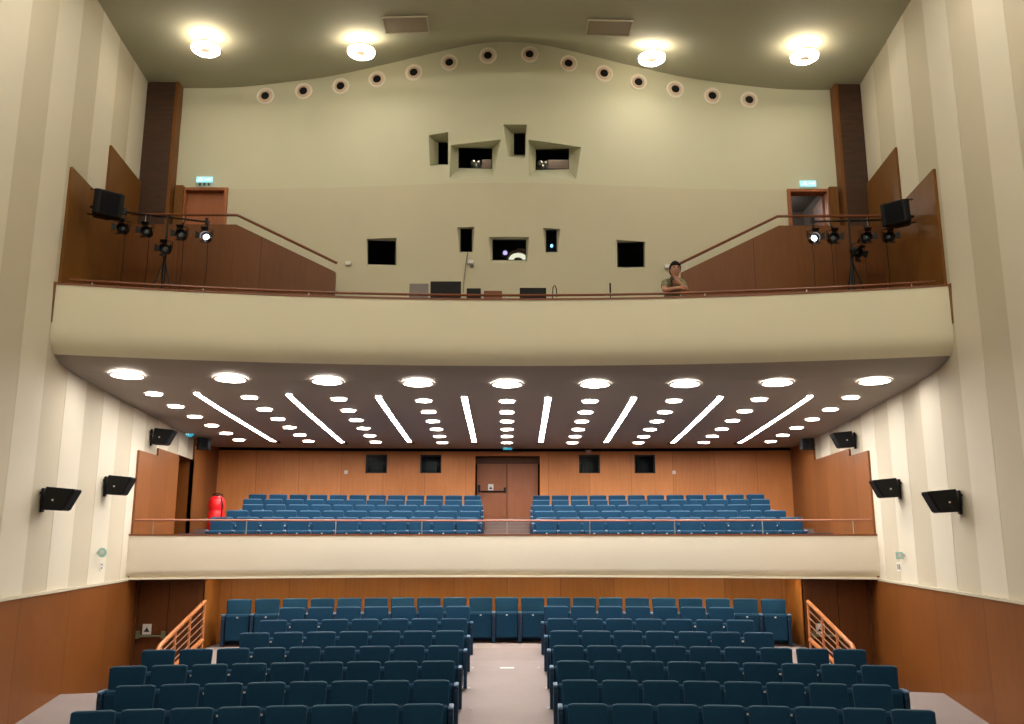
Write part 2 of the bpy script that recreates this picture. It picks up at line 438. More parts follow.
def cdt_wall(outer, holes, yf, name, mat, label, step=.35):
    """flat outline with holes triangulated in X-Z, then laid on the curved surface yf(X)"""
    pts = []; edges = []
    def loop(poly):
        dense = []
        for p, q in zip(poly, poly[1:] + poly[:1]):
            k = max(1, int(abs(q[0] - p[0]) / step))
            dense += [(p[0] + (q[0] - p[0]) * t / k, p[1] + (q[1] - p[1]) * t / k) for t in range(k)]
        poly = dense
        n = len(pts); pts.extend(poly); m_ = len(poly); edges.extend([(n + i, n + (i + 1) % m_) for i in range(m_)])
    loop(outer)
    for h in holes: loop(h)
    def inside(p, poly):
        c = False; j = len(poly) - 1
        for i in range(len(poly)):
            if (poly[i][1] > p[1]) != (poly[j][1] > p[1]) and p[0] < (poly[j][0] - poly[i][0]) * (p[1] - poly[i][1]) / (poly[j][1] - poly[i][1]) + poly[i][0]: c = not c
            j = i
        return c
    x0 = min(p[0] for p in outer); x1 = max(p[0] for p in outer); z0 = min(p[1] for p in outer); z1 = max(p[1] for p in outer)
    X = x0 + step
    while X < x1:
        Z = z0 + step * .5
        while Z < z1:
            if inside((X, Z), outer) and not any(inside((X, Z), h) for h in holes): pts.append((X, Z))
            Z += 1.0
        X += step
    vo, eo, fo, *_ = delaunay_2d_cdt([Vector(p) for p in pts], edges, [], 0, 1e-5)
    mb = MB(); fs = []
    for f in fo:
        c = sum((vo[i] for i in f), Vector((0, 0))) / len(f)
        if inside(c, outer) and not any(inside(c, h) for h in holes): fs.append(tuple(f))
    mb.add([(v.x, yf(v.x), v.y) for v in vo], fs)
    return struct(mb, name, mat, label, 'wall', smooth=True)
Z_CREASE = ray(200, 190)[1] * 17.15
XU = wx(17.2) + .1
topline = [(x, zcs(x) + .02) for x in [-XU + 2 * XU * i / 60 for i in range(61)]]
holes_up = [[(on_up(*q).x, on_up(*q).z) for q in o] for o, _ in PORTS_UP]
cdt_wall([(XU, Z_CREASE), (-XU, Z_CREASE)] + topline, holes_up, y_up, 'wall_back', M['sage'], 'upper sage-painted back wall with four splayed projection ports')
def ylow(X): return y_up(X) - .006
holes_lo = [[(on_up(q[0], q[1], -.006).x, on_up(q[0], q[1], -.006).z) for q in o] for o, _ in PORTS_LOW]
# doors onto the stair landings
def dl(x, y): p = P(x, y, 17.12); return (p.x, p.z)
Z_LAND = 5.0
dxl0, dxl1 = P(185, 200, 17.12).x, P(226.5, 200, 17.12).x
dxr0, dxr1 = P(789, 200, 17.12).x, P(828.5, 200, 17.12).x
Z_DT = P(200, 190.5, 17.12).z
holes_lo.append([(dxl0, Z_LAND), (dxl1, Z_LAND), (dxl1, Z_DT), (dxl0, Z_DT)])
holes_lo.append([(dxr0, Z_LAND), (dxr1, Z_LAND), (dxr1, Z_DT), (dxr0, Z_DT)])
cdt_wall([(-XU, Z_GAL - .3), (XU, Z_GAL - .3), (XU, Z_CREASE), (-XU, Z_CREASE)], holes_lo, ylow, 'wall_back_lower', M['sage_low'], 'lower sage-painted back wall of the gallery with square projection windows')
mb = MB()
n = 60
xsv = [-XU + 2 * XU * i / n for i in range(n + 1)]
mb.add([(x, y_up(x) - .006, Z_CREASE) for x in xsv] + [(x, y_up(x) + .001, Z_CREASE) for x in xsv], [(i, i + 1, n + 2 + i, n + 1 + i) for i in range(n)])
struct(mb, 'trim_3', M['sage_low'], 'narrow set-back ledge across the back wall', 'trim', weld=False)

# reveals, glass and the dark booth behind each opening
wn = 0
PORT_INNER = []
for lst, dep, front, mat in ((PORTS_UP, .5, 0, M['sage']), (PORTS_LOW, .16, -.006, M['sage_low'])):
    for o, (ix0, iy0, ix1, iy1) in lst:
        wn += 1
        A = [on_up(x, y, front) for x, y in o]
        B = [on_up(x, y, dep) for x, y in ((ix0, iy0), (ix1, iy0), (ix1, iy1), (ix0, iy1))]
        yb_ = sum(q.y for q in B) / 4
        for q in B: q.y = yb_
        mb = MB(); mb.add(A + B, [(i, (i + 1) % 4, 4 + (i + 1) % 4, 4 + i) for i in range(4)])
        fr = mb.build('window_%d' % wn, mat, weld=False)
        kind = 'splayed projection port high in the wall' if lst is PORTS_UP else 'projection window low in the back wall'
        tag(fr, 'dark ' + kind + ', number %s across' % ORD[wn if lst is PORTS_UP else wn - 4], 'window', None, 'structure')
        g = MB(); g.box(B[0].x, B[1].x, yb_ + .02, yb_ + .03, B[2].z, B[0].z); g.build('pane', M['glass'], fr)
        f2 = MB()
        for (a0, a1, b0, b1) in ((B[0].x - .05, B[0].x + .015, B[2].z, B[0].z), (B[1].x - .015, B[1].x + .05, B[2].z, B[0].z), (B[0].x, B[1].x, B[0].z - .015, B[0].z + .05), (B[0].x, B[1].x, B[2].z - .05, B[2].z + .012)):
            f2.box(a0, a1, yb_, yb_ + .02, b0, b1)
        f2.build('window_frame', M['blackmetal'], fr, weld=False)
        PORT_INNER.append((B, yb_))
mb = MB()
for (x0, x1, z0, z1) in ((-3.4, 3.4, 7.3, 9.2), (-3.6, 3.6, 4.2, 6.9)):
    y0_, y1_ = 17.75 if z0 > 7 else 17.45, 20.4
    V = [(x0, y0_, z0), (x1, y0_, z0), (x1, y1_, z0), (x0, y1_, z0), (x0, y0_, z1), (x1, y0_, z1), (x1, y1_, z1), (x0, y1_, z1)]
    mb.add(V, [(0, 1, 2, 3), (4, 5, 6, 7), (1, 2, 6, 5), (2, 3, 7, 6), (3, 0, 4, 7)])
struct(mb, 'wall_projection_booth', M['void'], 'dark inside of the projection booth behind its windows', 'booth', weld=False)

# brick piers in the back corners, veneer strip and door frames
for sg, sn in ((-1, 'left'), (1, 'right')):
    mb = MB(); xe = 6.98
    mb.box(min(sg * xe, sg * 7.75), max(sg * xe, sg * 7.75), 16.9, 17.3, Z_GAL - .1, Z_CEIL + .1)
    struct(mb, 'pillar_%s' % sn, M['brick'], 'dark brick pier in the %s back corner of the gallery' % sn, 'pillar')
    mb = MB(); mb.box(min(sg * 6.92, sg * 6.985), max(sg * 6.92, sg * 6.985), 16.88, 17.3, Z_GAL - .1, Z_CEIL + .1)
    struct(mb, 'trim_%d' % (4 if sg < 0 else 5), wood('pier_edge_veneer_' + sn, (.13, .045, .01), (.22, .08, .018)), 'veneer edge strip beside the %s brick pier' % sn, 'trim')
    xin = dxl0 if sg < 0 else dxr1
    mb = MB(); mb.box(min(sg * 6.87, xin), max(sg * 6.87, xin), 17.0, 17.14, Z_GAL, Z_CREASE + .03)
    struct(mb, 'wall_back_veneer_%s' % sn, M['wood_gallery_side'], 'narrow veneer panel between brick pier and gallery door on the %s' % sn, 'wall')
def door_frame(x0, x1, z0, z1, y, par, t=.06, d=.1):
    mb = MB(); mb.box(x0 - t, x0, y - d, y + .2, z0, z1 + t); mb.box(x1, x1 + t, y - d, y + .2, z0, z1 + t); mb.box(x0, x1, y - d, y + .2, z1, z1 + t)
    return mb.build('door_frame', wood('door_frame_veneer', (.30, .10, .04), (.42, .15, .06), seam=False), par, weld=False)
d1 = empty('door_1', ((dxl0 + dxl1) / 2, 17.12, Z_LAND)); tag(d1, 'closed brown veneer door on the stair landing of the gallery', 'door', None, 'structure')
def local(o, ch): ch.location = Vector(ch.location) - Vector(o.location); return ch
local(d1, door_frame(dxl0 + .03, dxl1 - .03, Z_LAND, Z_DT - .03, 17.12, d1, .06, .06))
mb = MB().box(dxl0 + .03, dxl1 - .03, 17.2, 17.25, Z_LAND, Z_DT - .03); local(d1, mb.build('door_leaf', M['wood_door'], d1))
d2 = empty('door_2', ((dxr0 + dxr1) / 2, 17.12, Z_LAND)); tag(d2, 'gallery door standing open onto a dim stairwell', 'door', None, 'structure')
local(d2, door_frame(dxr0 + .03, dxr1 - .03, Z_LAND, Z_DT - .03, 17.12, d2, .06, .06))
mb = MB()
mb.hexa([(dxr1 - .06, 17.3, Z_LAND), (dxr1 - .02, 17.3, Z_LAND), (dxr1 + .06, 18.05, Z_LAND), (dxr1 + .02, 18.05, Z_LAND), (dxr1 - .06, 17.3, Z_DT - .05), (dxr1 - .02, 17.3, Z_DT - .05), (dxr1 + .06, 18.05, Z_DT - .05), (dxr1 + .02, 18.05, Z_DT - .05)])
dl_ = local(d2, mb.build('door_leaf', M['wood_door'], d2))
mb = MB().tube([(dxr1 - .10, 17.33, Z_LAND + .86), (dxr1 - .10, 17.33, Z_LAND + 1.12)], .012)
mb.tube([(dxr1 - .02, 17.06, Z_LAND + .78), (dxr1 - .02, 17.06, Z_LAND + 1.12)], .014)
hd = mb.build('door_handle', plain('brass', (.75, .5, .12), .3, .8), dl_)
# stairwell room behind the open door
mb = MB()
x0, x1, y0_, y1_, z0, z1 = dxr0 - .4, dxr1 + .35, 17.4, 19.6, Z_LAND, Z_DT + .5
V = [(x0, y0_, z0), (x1, y0_, z0), (x1, y1_, z0), (x0, y1_, z0), (x0, y0_, z1), (x1, y0_, z1), (x1, y1_, z1), (x0, y1_, z1)]
mb.add(V, [(0, 1, 2, 3), (4, 5, 6, 7), (1, 2, 6, 5), (2, 3, 7, 6), (3, 0, 4, 7)])
mb.add([(x1 - .95, 18.1, z0), (x1 - .05, 19.5, z0), (x1 - .05, 19.5, z0 + 2.1), (x1 - .95, 18.1, z0 + .9)], [(0, 1, 2, 3)])
struct(mb, 'wall_stairwell', M['stair_grey'], 'dim grey stairwell seen through the open gallery door', 'stairwell', weld=False)
ld = bpy.data.lights.new('stairwell_bulb', 'POINT'); ld.energy = 7; ld.color = (1, .9, .8); ld.shadow_soft_size = .08
lo = bpy.data.objects.new('stairwell_bulb', ld); C.objects.link(lo); lo.location = (x0 + .5, 18.9, z1 - .3)

# ---- gallery floor and its rounded front
def sweep(profile, Y0, X_seg, inset=0.0, R=R_ARC, close=False):
    mb = MB(); n = X_seg
    vs_ = []
    for (dy, z) in profile:
        xe = end_x(Y0, dy, R) + .04 - inset
        for i in range(n + 1):
            X = -xe + 2 * xe * i / n
            vs_.append((X, arc(Y0, X, R) + dy, z))
    fs = []
    m_ = len(profile)
    for j in range(m_ - 1 if not close else m_):
        j2 = (j + 1) % m_
        for i in range(n): fs.append((j * (n + 1) + i, j * (n + 1) + i + 1, j2 * (n + 1) + i + 1, j2 * (n + 1) + i))
    if close:
        fs.append(tuple(j * (n + 1) for j in range(m_))); fs.append(tuple(j * (n + 1) + n for j in reversed(range(m_))))
    mb.add(vs_, fs); return mb
ZP = 3.96
gp = [(.22, Z_GAL), (.22, ZP - .025), (0.0, ZP - .025), (0.0, 3.28), (.006, 3.14), (.025, 3.04), (.06, 2.965), (.12, 2.895), (.22, 2.825), (.38, 2.765), (.65, 2.71), (1.0, 2.67)]
gm = sweep(gp[:9], YG, 48)
struct(gm, 'wall_gallery_front', M['fascia'], 'curved sage-cream gallery front with a rounded underside', 'balcony front', smooth=True)
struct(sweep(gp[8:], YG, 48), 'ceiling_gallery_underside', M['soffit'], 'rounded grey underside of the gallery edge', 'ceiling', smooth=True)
gm = sweep([(.24, ZP - .025), (.24, ZP), (-.015, ZP), (-.015, ZP - .03)], YG, 48, .03, close=True)
struct(gm, 'trim_6', M['rail'], 'thin wooden capping along the top of the gallery front', 'trim')
def soffit_z(Y, X):
    yy = Y + X * X / (2 * R_ARC) - YG
    pts = [(1.0, 2.67), (2.2, 2.62), (4.2, 2.56), (9, 2.46), (13, 2.44)]
    for (a, za), (b, zb) in zip(pts, pts[1:]):
        if yy <= b: return za + (zb - za) * (yy - a) / (b - a)
    return 2.44
mb = MB(); n = 48; prof = [1.0, 2.2, 4.2, 9.0]
vs_ = []
for dy in prof:
    xe = end_x(YG, dy) + .04
    for i in range(n + 1):
        X = -xe + 2 * xe * i / n; Y = arc(YG, X) + dy; vs_.append((X, Y, soffit_z(Y, X)))
xe = wx(25.45) + .04
for i in range(n + 1):
    X = -xe + 2 * xe * i / n; Y = y_back(X) - .42; vs_.append((X, Y, 2.45))
for i in range(n + 1):
    X = -xe + 2 * xe * i / n; Y = y_back(X) - .42; vs_.append((X, Y, 2.75))
m_ = len(prof) + 2
mb.add(vs_, [(j * (n + 1) + i, j * (n + 1) + i + 1, (j + 1) * (n + 1) + i + 1, (j + 1) * (n + 1) + i) for j in range(m_ - 1) for i in range(n)])
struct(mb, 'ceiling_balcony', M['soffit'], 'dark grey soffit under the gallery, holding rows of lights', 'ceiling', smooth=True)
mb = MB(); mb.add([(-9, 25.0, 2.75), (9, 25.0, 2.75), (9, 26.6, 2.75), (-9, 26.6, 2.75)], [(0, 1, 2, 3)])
mb.add([(x_, y_back(x_) - .012, z_) for z_ in (2.405, 2.76) for x_ in [-8.7 + .58 * i for i in range(31)]], [(i, i + 1, 32 + i, 31 + i) for i in range(30)])  # black strip before the wall top, painting the gap's shade
struct(mb, 'ceiling_slot_shade', M['void'], 'black strip painting the shade in the gap behind the soffit', 'ceiling')
mb = MB(); n = 30
vs_ = []
for dy in (0.2,):
    xe = end_x(YG, dy) + .04
    for i in range(n + 1):
        X = -xe + 2 * xe * i / n; vs_.append((X, arc(YG, X) + dy, Z_GAL))
xe = wx(17.2)
for i in range(n + 1): vs_.append((-xe + 2 * xe * i / n, 17.3, Z_GAL))
mb.add(vs_, [(i, i + 1, n + 2 + i, n + 1 + i) for i in range(n)])
struct(mb, 'floor_gallery', M['carpet_dark'], 'gallery floor behind its curved front', 'floor')

# ---- lower balcony: front, terraces, back wall
lp = [(.12, -.69), (.12, -.025), (0, -.025), (0, -.72), (.008, -.76), (.028, -.80), (.058, -.832), (.10, -.85), (.10, -.872), (.01, -.875), (.01, Z_LOW), (.12, Z_LOW), (.12, -.69)]
struct(sweep(lp, YB, 48), 'wall_balcony_front', M['fascia_low'], 'curved cream front of the lower balcony', 'balcony front', smooth=True)
struct(sweep([(.22, -.035), (.22, 0.0), (-.015, 0.0), (-.015, -.035)], YB, 48, .03, close=True), 'trim_7', M['rail'], 'thin wooden capping on the lower balcony front', 'trim')
BR = [20.15 + 1.22 * k for k in range(5)]          # balcony rows at the axis
BF = [-.575 + .178 * k for k in range(5)]           # their floors
steps = [(YB + .2, BF[0])]
for k in range(1, 5):
    e = BR[k] - .60; steps += [(e, BF[k - 1]), (e, BF[k])]
steps.append((Y_BACK_LOW + .9, BF[4]))
mb = MB(); n = 40; vs_ = []
for (Y0, z) in steps:
    xe = end_x(Y0) + .02
    for i in range(n + 1):
        X = -xe + 2 * xe * i / n; vs_.append((X, arc(Y0, X), z))
mb.add(vs_, [(j * (n + 1) + i, j * (n + 1) + i + 1, (j + 1) * (n + 1) + i + 1, (j + 1) * (n + 1) + i) for j in range(len(steps) - 1) for i in range(n)])
struct(mb, 'floor_balcony', M['carpet_dark'], 'stepped terraces of the lower balcony', 'floor')

mb = MB(); nos = MB(); ns_ = 10
for k in range(ns_):
    y0 = 20.3 + .5 * k; z = BF[0] + .098 * (k + 1)
    mb.box(-.60, .60, y0, Y_BACK_LOW, z - .098, z); nos.box(-.60, .60, y0 - .012, y0 + .03, z - .012, z + .004)
struct(mb, 'floor_balcony_steps', M['carpet_dark'], 'carpeted steps up the middle aisle of the balcony', 'steps', weld=False)
struct(nos, 'trim_8', M['grey'], 'pale step edges in the balcony aisle', 'trim', weld=False)
# back wall of the balcony with a recessed double door and four dark windows
def onb(x, y): 
    a, b = ray(x, y); X = 0
    for _ in range(20): X = a * y_back(X)
    return (X, b * y_back(X))
door_o = [onb(475.2, 456), onb(539.8, 456)]
zdt = door_o[0][1]; xd0, xd1 = door_o[0][0], door_o[1][0]
holes = [[(xd0, BF[4]), (xd1, BF[4]), (xd1, zdt), (xd0, zdt)]]
WLOW = [(366, 387), (420.3, 441.3), (578.8, 600.3), (634.4, 655.8)]
for (a, b) in WLOW:
    p0, p1 = onb(a, 454.6), onb(b, 473.2); holes.append([(p0[0], p1[1]), (p1[0], p1[1]), (p1[0], p0[1]), (p0[0], p0[1])])
cdt_wall([(-8.75, BF[4] - .02), (8.75, BF[4] - .02), (8.75, 2.76), (-8.75, 2.76)], holes, y_back, 'wall_back_balcony', M['wood'], 'orange-brown veneered back wall of the lower balcony')
for i, h in enumerate(holes[1:]):
    x0, x1, z0, z1 = h[0][0], h[1][0], h[0][1], h[2][1]; yb_ = y_back((x0 + x1) / 2)
    mb = MB()
    A = [(x0, y_back(x0), z0), (x1, y_back(x1), z0), (x1, y_back(x1), z1), (x0, y_back(x0), z1)]
    B = [(x0, yb_ + .18, z0), (x1, yb_ + .18, z0), (x1, yb_ + .18, z1), (x0, yb_ + .18, z1)]
    mb.add(A + B, [(k, (k + 1) % 4, 4 + (k + 1) % 4, 4 + k) for k in range(4)])
    fr = mb.build('window_%d' % (10 + i), M['wood_dark'], weld=False)
    tag(fr, 'small dark window in the balcony back wall, %s from the extinguisher' % ORD[i + 1], 'window', None, 'structure')
    g = MB(); g.box(x0, x1, yb_ + .12, yb_ + .13, z0, z1); g.build('pane', M['glass'], fr)
    f2 = MB()
    for (a0, a1, b0, b1) in ((x0, x0 + .04, z0, z1), (x1 - .04, x1, z0, z1), (x0, x1, z1 - .04, z1), (x0, x1, z0, z0 + .04)): f2.box(a0, a1, yb_ + .07, yb_ + .1, b0, b1)
    f2.build('window_frame', M['blackmetal'], fr, weld=False)
    b2 = MB(); b2.box(x0 - .2, x1 + .2, yb_ + .4, yb_ + .42, z0 - .2, z1 + .2); b2.build('black_backing', M['void'], fr)
    b3 = MB(); b3.box((x0 + x1) / 2 - .17, (x0 + x1) / 2 + .13, yb_ + .25, yb_ + .38, z0, z0 + .34); b3.build('speaker_housing', M['black'], fr)
d3 = empty('door_3', (0, y_back(0), BF[4])); tag(d3, 'double veneer door recessed in the balcony back wall at the centre aisle', 'door', None, 'structure')
yd = y_back(0)
mb = MB(); mb.box(xd0 - .01, xd0, yd, yd + .55, BF[4], zdt); mb.box(xd1, xd1 + .01, yd, yd + .55, BF[4], zdt); mb.box(xd0, xd1, yd, yd + .55, zdt, zdt + .01)
mb.box(xd0, xd1, yd + .5, yd + .55, zdt - .2, zdt)
local(d3, mb.build('door_recess', M['wood_dark'], d3, weld=False))
for sg_, (a, b) in ((-1, (xd0 + .04, 0 - .008)), (1, (0 + .008, xd1 - .04))):
    mb = MB().box(a, b, yd + .42, yd + .47, BF[4] + .01, zdt - .2); lf = local(d3, mb.build('door_leaf', M['wood_door'], d3, bevel=.006))
    if sg_ < 0:
        zb = ray(490, 491.5)[1] * (yd + .4)
        bar = MB().tube([(a + .12, yd + .36, zb), (b - .06, yd + .36, zb)], .022); bar.box(a + .03, a + .11, yd + .34, yd + .42, zb - .03, zb + .19); bar.box(b - .09, b - .02, yd + .34, yd + .42, zb - .03, zb + .12)
        o_ = bar.build('panic_bar', M['blackmetal'], lf)
        nt = MB().box(a + .44 - .1, a + .44 + .06, yd + .405, yd + .418, zb + .04, zb + .22); s_ = nt.build('notice', M['white'], lf)
        mk = MB().box(a + .375, a + .465, yd + .40, yd + .404, zb + .07, zb + .10); mk.box(a + .40, a + .44, yd + .40, yd + .404, zb + .10, zb + .14); mk.build('printed_mark', M['ink'], s_)

# ---- stalls: floor, platform, rear wall, sunken side aisles, exit doors
XE = 6.2
def fz(Ye):
    if Ye < 9: return -2.98 + .08 * (9 - 11.33) - .03 * (9 - Ye) * .5
    if Ye < 18.75: return -2.98 + .08 * (Ye - 11.33)
    return -2.305
Y8 = 20.55
mb = MB()
ye = [-8.9, 2, 9, 12, 15, 16.1, 17, 18, 18.75, 18.7501, 20.75]
nx = 24; vs_ = []
for q in ye:
    for i in range(nx + 1):
        X = -XE + 2 * XE * i / nx
        vs_.append((X, max(Y_FRONT, arc(q, X)), fz(q)))
mb.add(vs_, [(j * (nx + 1) + i, j * (nx + 1) + i + 1, (j + 1) * (nx + 1) + i + 1, (j + 1) * (nx + 1) + i) for j in range(len(ye) - 1) for i in range(nx)])
struct(mb, 'floor', M['carpet'], 'pinkish grey carpeted floor of the stalls, rising to the back', 'floor', weld=False)
def fside(Ye):
    if Ye < 16.15: return fz(Ye)
    return max(-3.12, fz(16.15) - .27 * (Ye - 16.15))
for sg, sn in ((-1, 'left'), (1, 'right')):
    mb = MB(); vs_ = []; qs = [-8.9, 2, 9, 12, 15, 16.15, 17, 18.1, 18.6, 20.2]
    for q in qs:
        for t in (0, .5, 1):
            x_o = ws(sg, min(19.2, max(-9, q - .9))) + .05
            X = sg * (XE + (x_o - XE) * t); vs_.append((X, max(Y_FRONT, arc(q, X)), fside(q)))
    mb.add(vs_, [(j * 3 + i, j * 3 + i + 1, (j + 1) * 3 + i + 1, (j + 1) * 3 + i) for j in range(len(qs) - 1) for i in range(2)])
    # side of the raised seating
    mb2 = []
    for q in (16.15, 17, 18, 18.75, 18.7501, 20.2): mb2.append((q, fz(q)))
    nv = [(sg * XE, arc(q, XE), z) for q, z in mb2] + [(sg * XE, arc(q, XE), -3.2) for q, z in mb2]
    k = len(mb2); mb.add(nv, [(i, i + 1, k + i + 1, k + i) for i in range(k - 1)])
    struct(mb, 'floor_aisle_%s' % sn, M['carpet'], 'carpeted %s side aisle dropping to the exit doors' % sn, 'floor', weld=False)
def XR(sg): return 6.33 if sg < 0 else 6.20
YD = 18.75
mb = MB(); n = 40; vs_ = []
for z in (-3.2, -.72):
    for i in range(n + 1):
        X = -6.33 + 12.53 * i / n; vs_.append((X, arc(Y8, X), z))
mb.add(vs_, [(i, i + 1, n + 2 + i, n + 1 + i) for i in range(n)])
for sg in (-1, 1): mb.add([(sg * XR(sg), YD, -3.2), (sg * XR(sg), arc(Y8, XR(sg)), -3.2), (sg * XR(sg), arc(Y8, XR(sg)), -.72), (sg * XR(sg), YD, -.72)], [(0, 1, 2, 3)])
struct(mb, 'wall_back_stalls', wood('stalls_back_veneer', (.26, .095, .018), (.42, .165, .038)), 'orange veneered wall behind the last stalls row', 'wall', weld=False)
mb = MB(); xs_ = [-7.8 + 15.6 * i / 40 for i in range(41)]
mb.add([(x, arc(YB, x) + .08, -.74) for x in xs_] + [(x, arc(YB, x) + 1.9, -.73) for x in xs_], [(i, i + 1, 42 + i, 41 + i) for i in range(40)])
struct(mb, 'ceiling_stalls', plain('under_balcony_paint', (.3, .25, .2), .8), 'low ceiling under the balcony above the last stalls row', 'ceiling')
for sg, sn, num in ((-1, 'left', 4), (1, 'right', 5)):
    d = empty('door_%d' % num, (sg * 6.95, YD, -3.12)); tag(d, 'dark double exit door under the balcony, %s side' % sn, 'door', None, 'structure')
    xa, xb = XR(sg), ws(sg, YD) + .02
    mb = MB().box(min(sg * xa, sg * xb), max(sg * xa, sg * xb), YD + .06, YD + .1, -1.0, -.71)
    mb.box(min(sg * xa, sg * (xa + .1)), max(sg * xa, sg * (xa + .1)), YD - .02, YD + .1, -3.2, -.71)
    mb.box(min(sg * xb, sg * (xb - .12)), max(sg * xb, sg * (xb - .12)), YD - .02, YD + .1, -3.2, -.71)
    local(d, mb.build('door_frame', M['wood_dark'], d, weld=False))
    xm = (xa + .1 + xb - .12) / 2
    for (p, q) in ((xa + .1, xm - .006), (xm + .006, xb - .12)):
        l0, l1 = sorted((sg * p, sg * q))
        mb = MB().box(l0, l1, YD + .05, YD + .09, -3.11, -1.0); lf = local(d, mb.build('door_leaf', M['wood_dark'], d, bevel=.006))
        if (sg < 0 and p > xm) or (sg > 0 and p < xm) or True:
            if sg < 0 and p < xm: continue
            if sg > 0 and p > xm: continue
            b = MB().tube([(l0 + .08, YD - .01, -2.07), (l1 - .06, YD - .01, -2.07)], .022); b.box(l0 + .02, l0 + .09, YD - .03, YD + .05, -2.12, -1.97); b.box(l1 - .07, l1, YD - .03, YD + .05, -2.12, -1.97)
            b.build('panic_bar', M['green'], lf)
            cxs = P(147, 632, YD).x if sg < 0 else P(822, 632, YD).x
            nt = MB().box(cxs - .09, cxs + .09, YD + .03, YD + .048, -2.04, -1.83); s_ = nt.build('notice', M['white'], lf)
            mk = MB().prism([(cxs - .065, -1.985), (cxs + .065, -1.985), (cxs + .035, -1.95), (cxs - .035, -1.95)], YD + .025, YD + .03, 'Y'); mk.prism([(cxs - .03, -1.95), (cxs + .03, -1.95), (cxs, -1.89)], YD + .025, YD + .03, 'Y'); mk.build('printed_mark', M['ink'], s_)

# ================================================================ LIGHTS OVERHEAD
def round_light(name, r, mat, loc):
    o = empty(name, loc)
    dsc = MB().lathe([(0, -.012), (r * .94, -.012), (r * .94, 0)], n=28).build('diffuser', mat, o)
    MB().lathe([(r * .94, .002), (r * .94, -.016), (r * 1.06, -.014), (r * 1.10, .002)], n=28).build('trim_ring', M['white'], o)
    return o
COLS = [  # large light, first and last small light of each column, in picture positions
    ((128, 375), (154.7, 394), (239.5, 439.7)), ((231, 378.5), (250, 397.5), (309, 441)), ((327.5, 380.8), (339, 399), (375.7, 441.7)),
    ((418, 382.6), (424, 400.6), (442.5, 442.3)), ((507, 383.5), (507, 401), (507, 442.3)), ((595, 383.5), (590, 401), (572.5, 442.3)),
    ((685, 383), (674, 400.5), (638.5, 442.3)), ((777.5, 381.8), (759.5, 399), (704, 442)), ((875.5, 380), (851.5, 397), (771, 441))]
def on_soffit(x, y):
    a, b = ray(x, y); Y = 18.
    for _ in range(25): Y = soffit_z(Y, a * Y) / b
    return Vector((a * Y, Y, b * Y))
protoB = protoS = None
for c, (big, s0, s1) in enumerate(COLS):
    p = on_soffit(*big)
    if protoB is None: protoB = o = round_light('large_downlight', .268, M['e_big'], p)
    else: o = copy_tree(protoB); o.location = p
    a_s = math.atan2(soffit_z(p.y + .3, p.x) - soffit_z(p.y - .3, p.x), .6); o.rotation_euler = (a_s, 0, 0)
    o.location.z -= .012
    tag(o, 'large round light at the soffit edge, %s counted from the extinguisher side' % ORD[c + 1], 'ceiling light', 'large round lights along the soffit edge')
    A, B = on_soffit(*s0), on_soffit(*s1)
    for k in range(6):
        q = A.lerp(B, k / 5); q.z = soffit_z(q.y, q.x) - .006
        if protoS is None: protoS = o = round_light('small_downlight', .152, M['e_small'], q)
        else: o = copy_tree(protoS); o.location = q
        tag(o, 'small round soffit light, %s from the front in the %s column from the extinguisher side' % (ORD[k + 1], ORD[c + 1]), 'ceiling light', 'small round lights in radiating columns')
TUBES = [((197.5, 393), (275, 441)), ((289.5, 394.5), (343, 442)), ((378.5, 396.5), (410, 441.5)), ((464.5, 397), (474.5, 441.5)),
         ((548, 397.5), (540.7, 441.5)), ((633.5, 397.5), (606, 441.5)), ((720, 396.5), (672.5, 442)), ((810, 395.5), (739.5, 442))]
for c, (s0, s1) in enumerate(TUBES):
    A, B = on_soffit(*s0), on_soffit(*s1)
    d = (B - A); d.normalize(); side = Vector((d.y, -d.x, 0)).normalized()
    o = empty('linear_ceiling_light', A)
    tag(o, 'long slim light strip in the soffit, %s counted from the extinguisher side' % ORD[c + 1], 'ceiling light', 'slim light strips radiating across the soffit')
    def strip(w0, w1, zt, zb, e0=0, e1=0, parts=8):
        mb = MB()
        for i in range(parts):
            p0 = A.lerp(B, i / parts) - A; p1 = A.lerp(B, (i + 1) / parts) - A
            if i == 0: p0 = p0 - d * e0
            if i == parts - 1: p1 = p1 + d * e1
            z0_ = soffit_z(A.y + p0.y, A.x + p0.x) - A.z; z1_ = soffit_z(A.y + p1.y, A.x + p1.x) - A.z
            mb.hexa([(*(p0 + side * w0).xy, z0_ + zb), (*(p0 + side * w1).xy, z0_ + zb), (*(p1 + side * w1).xy, z1_ + zb), (*(p1 + side * w0).xy, z1_ + zb),
                     (*(p0 + side * w0).xy, z0_ + zt), (*(p0 + side * w1).xy, z0_ + zt), (*(p1 + side * w1).xy, z1_ + zt), (*(p1 + side * w0).xy, z1_ + zt)])
        return mb
    strip(-.055, .055, .0, -.02).build('diffuser', M['e_tube'], o, weld=False)
    fr = strip(-.075, -.055, .0, -.03, .02, .02); f2 = strip(.055, .075, .0, -.03, .02, .02); fr.add(f2.v, f2.f)
    fr.build('frame', M['white'], o, weld=False)
    e_ = B - A; mb = MB().box(e_.x - .08, e_.x + .08, e_.y, e_.y + .3, soffit_z(B.y, B.x) - A.z - .035, soffit_z(B.y, B.x) - A.z)
    mb.build('end_box', M['black'], o)

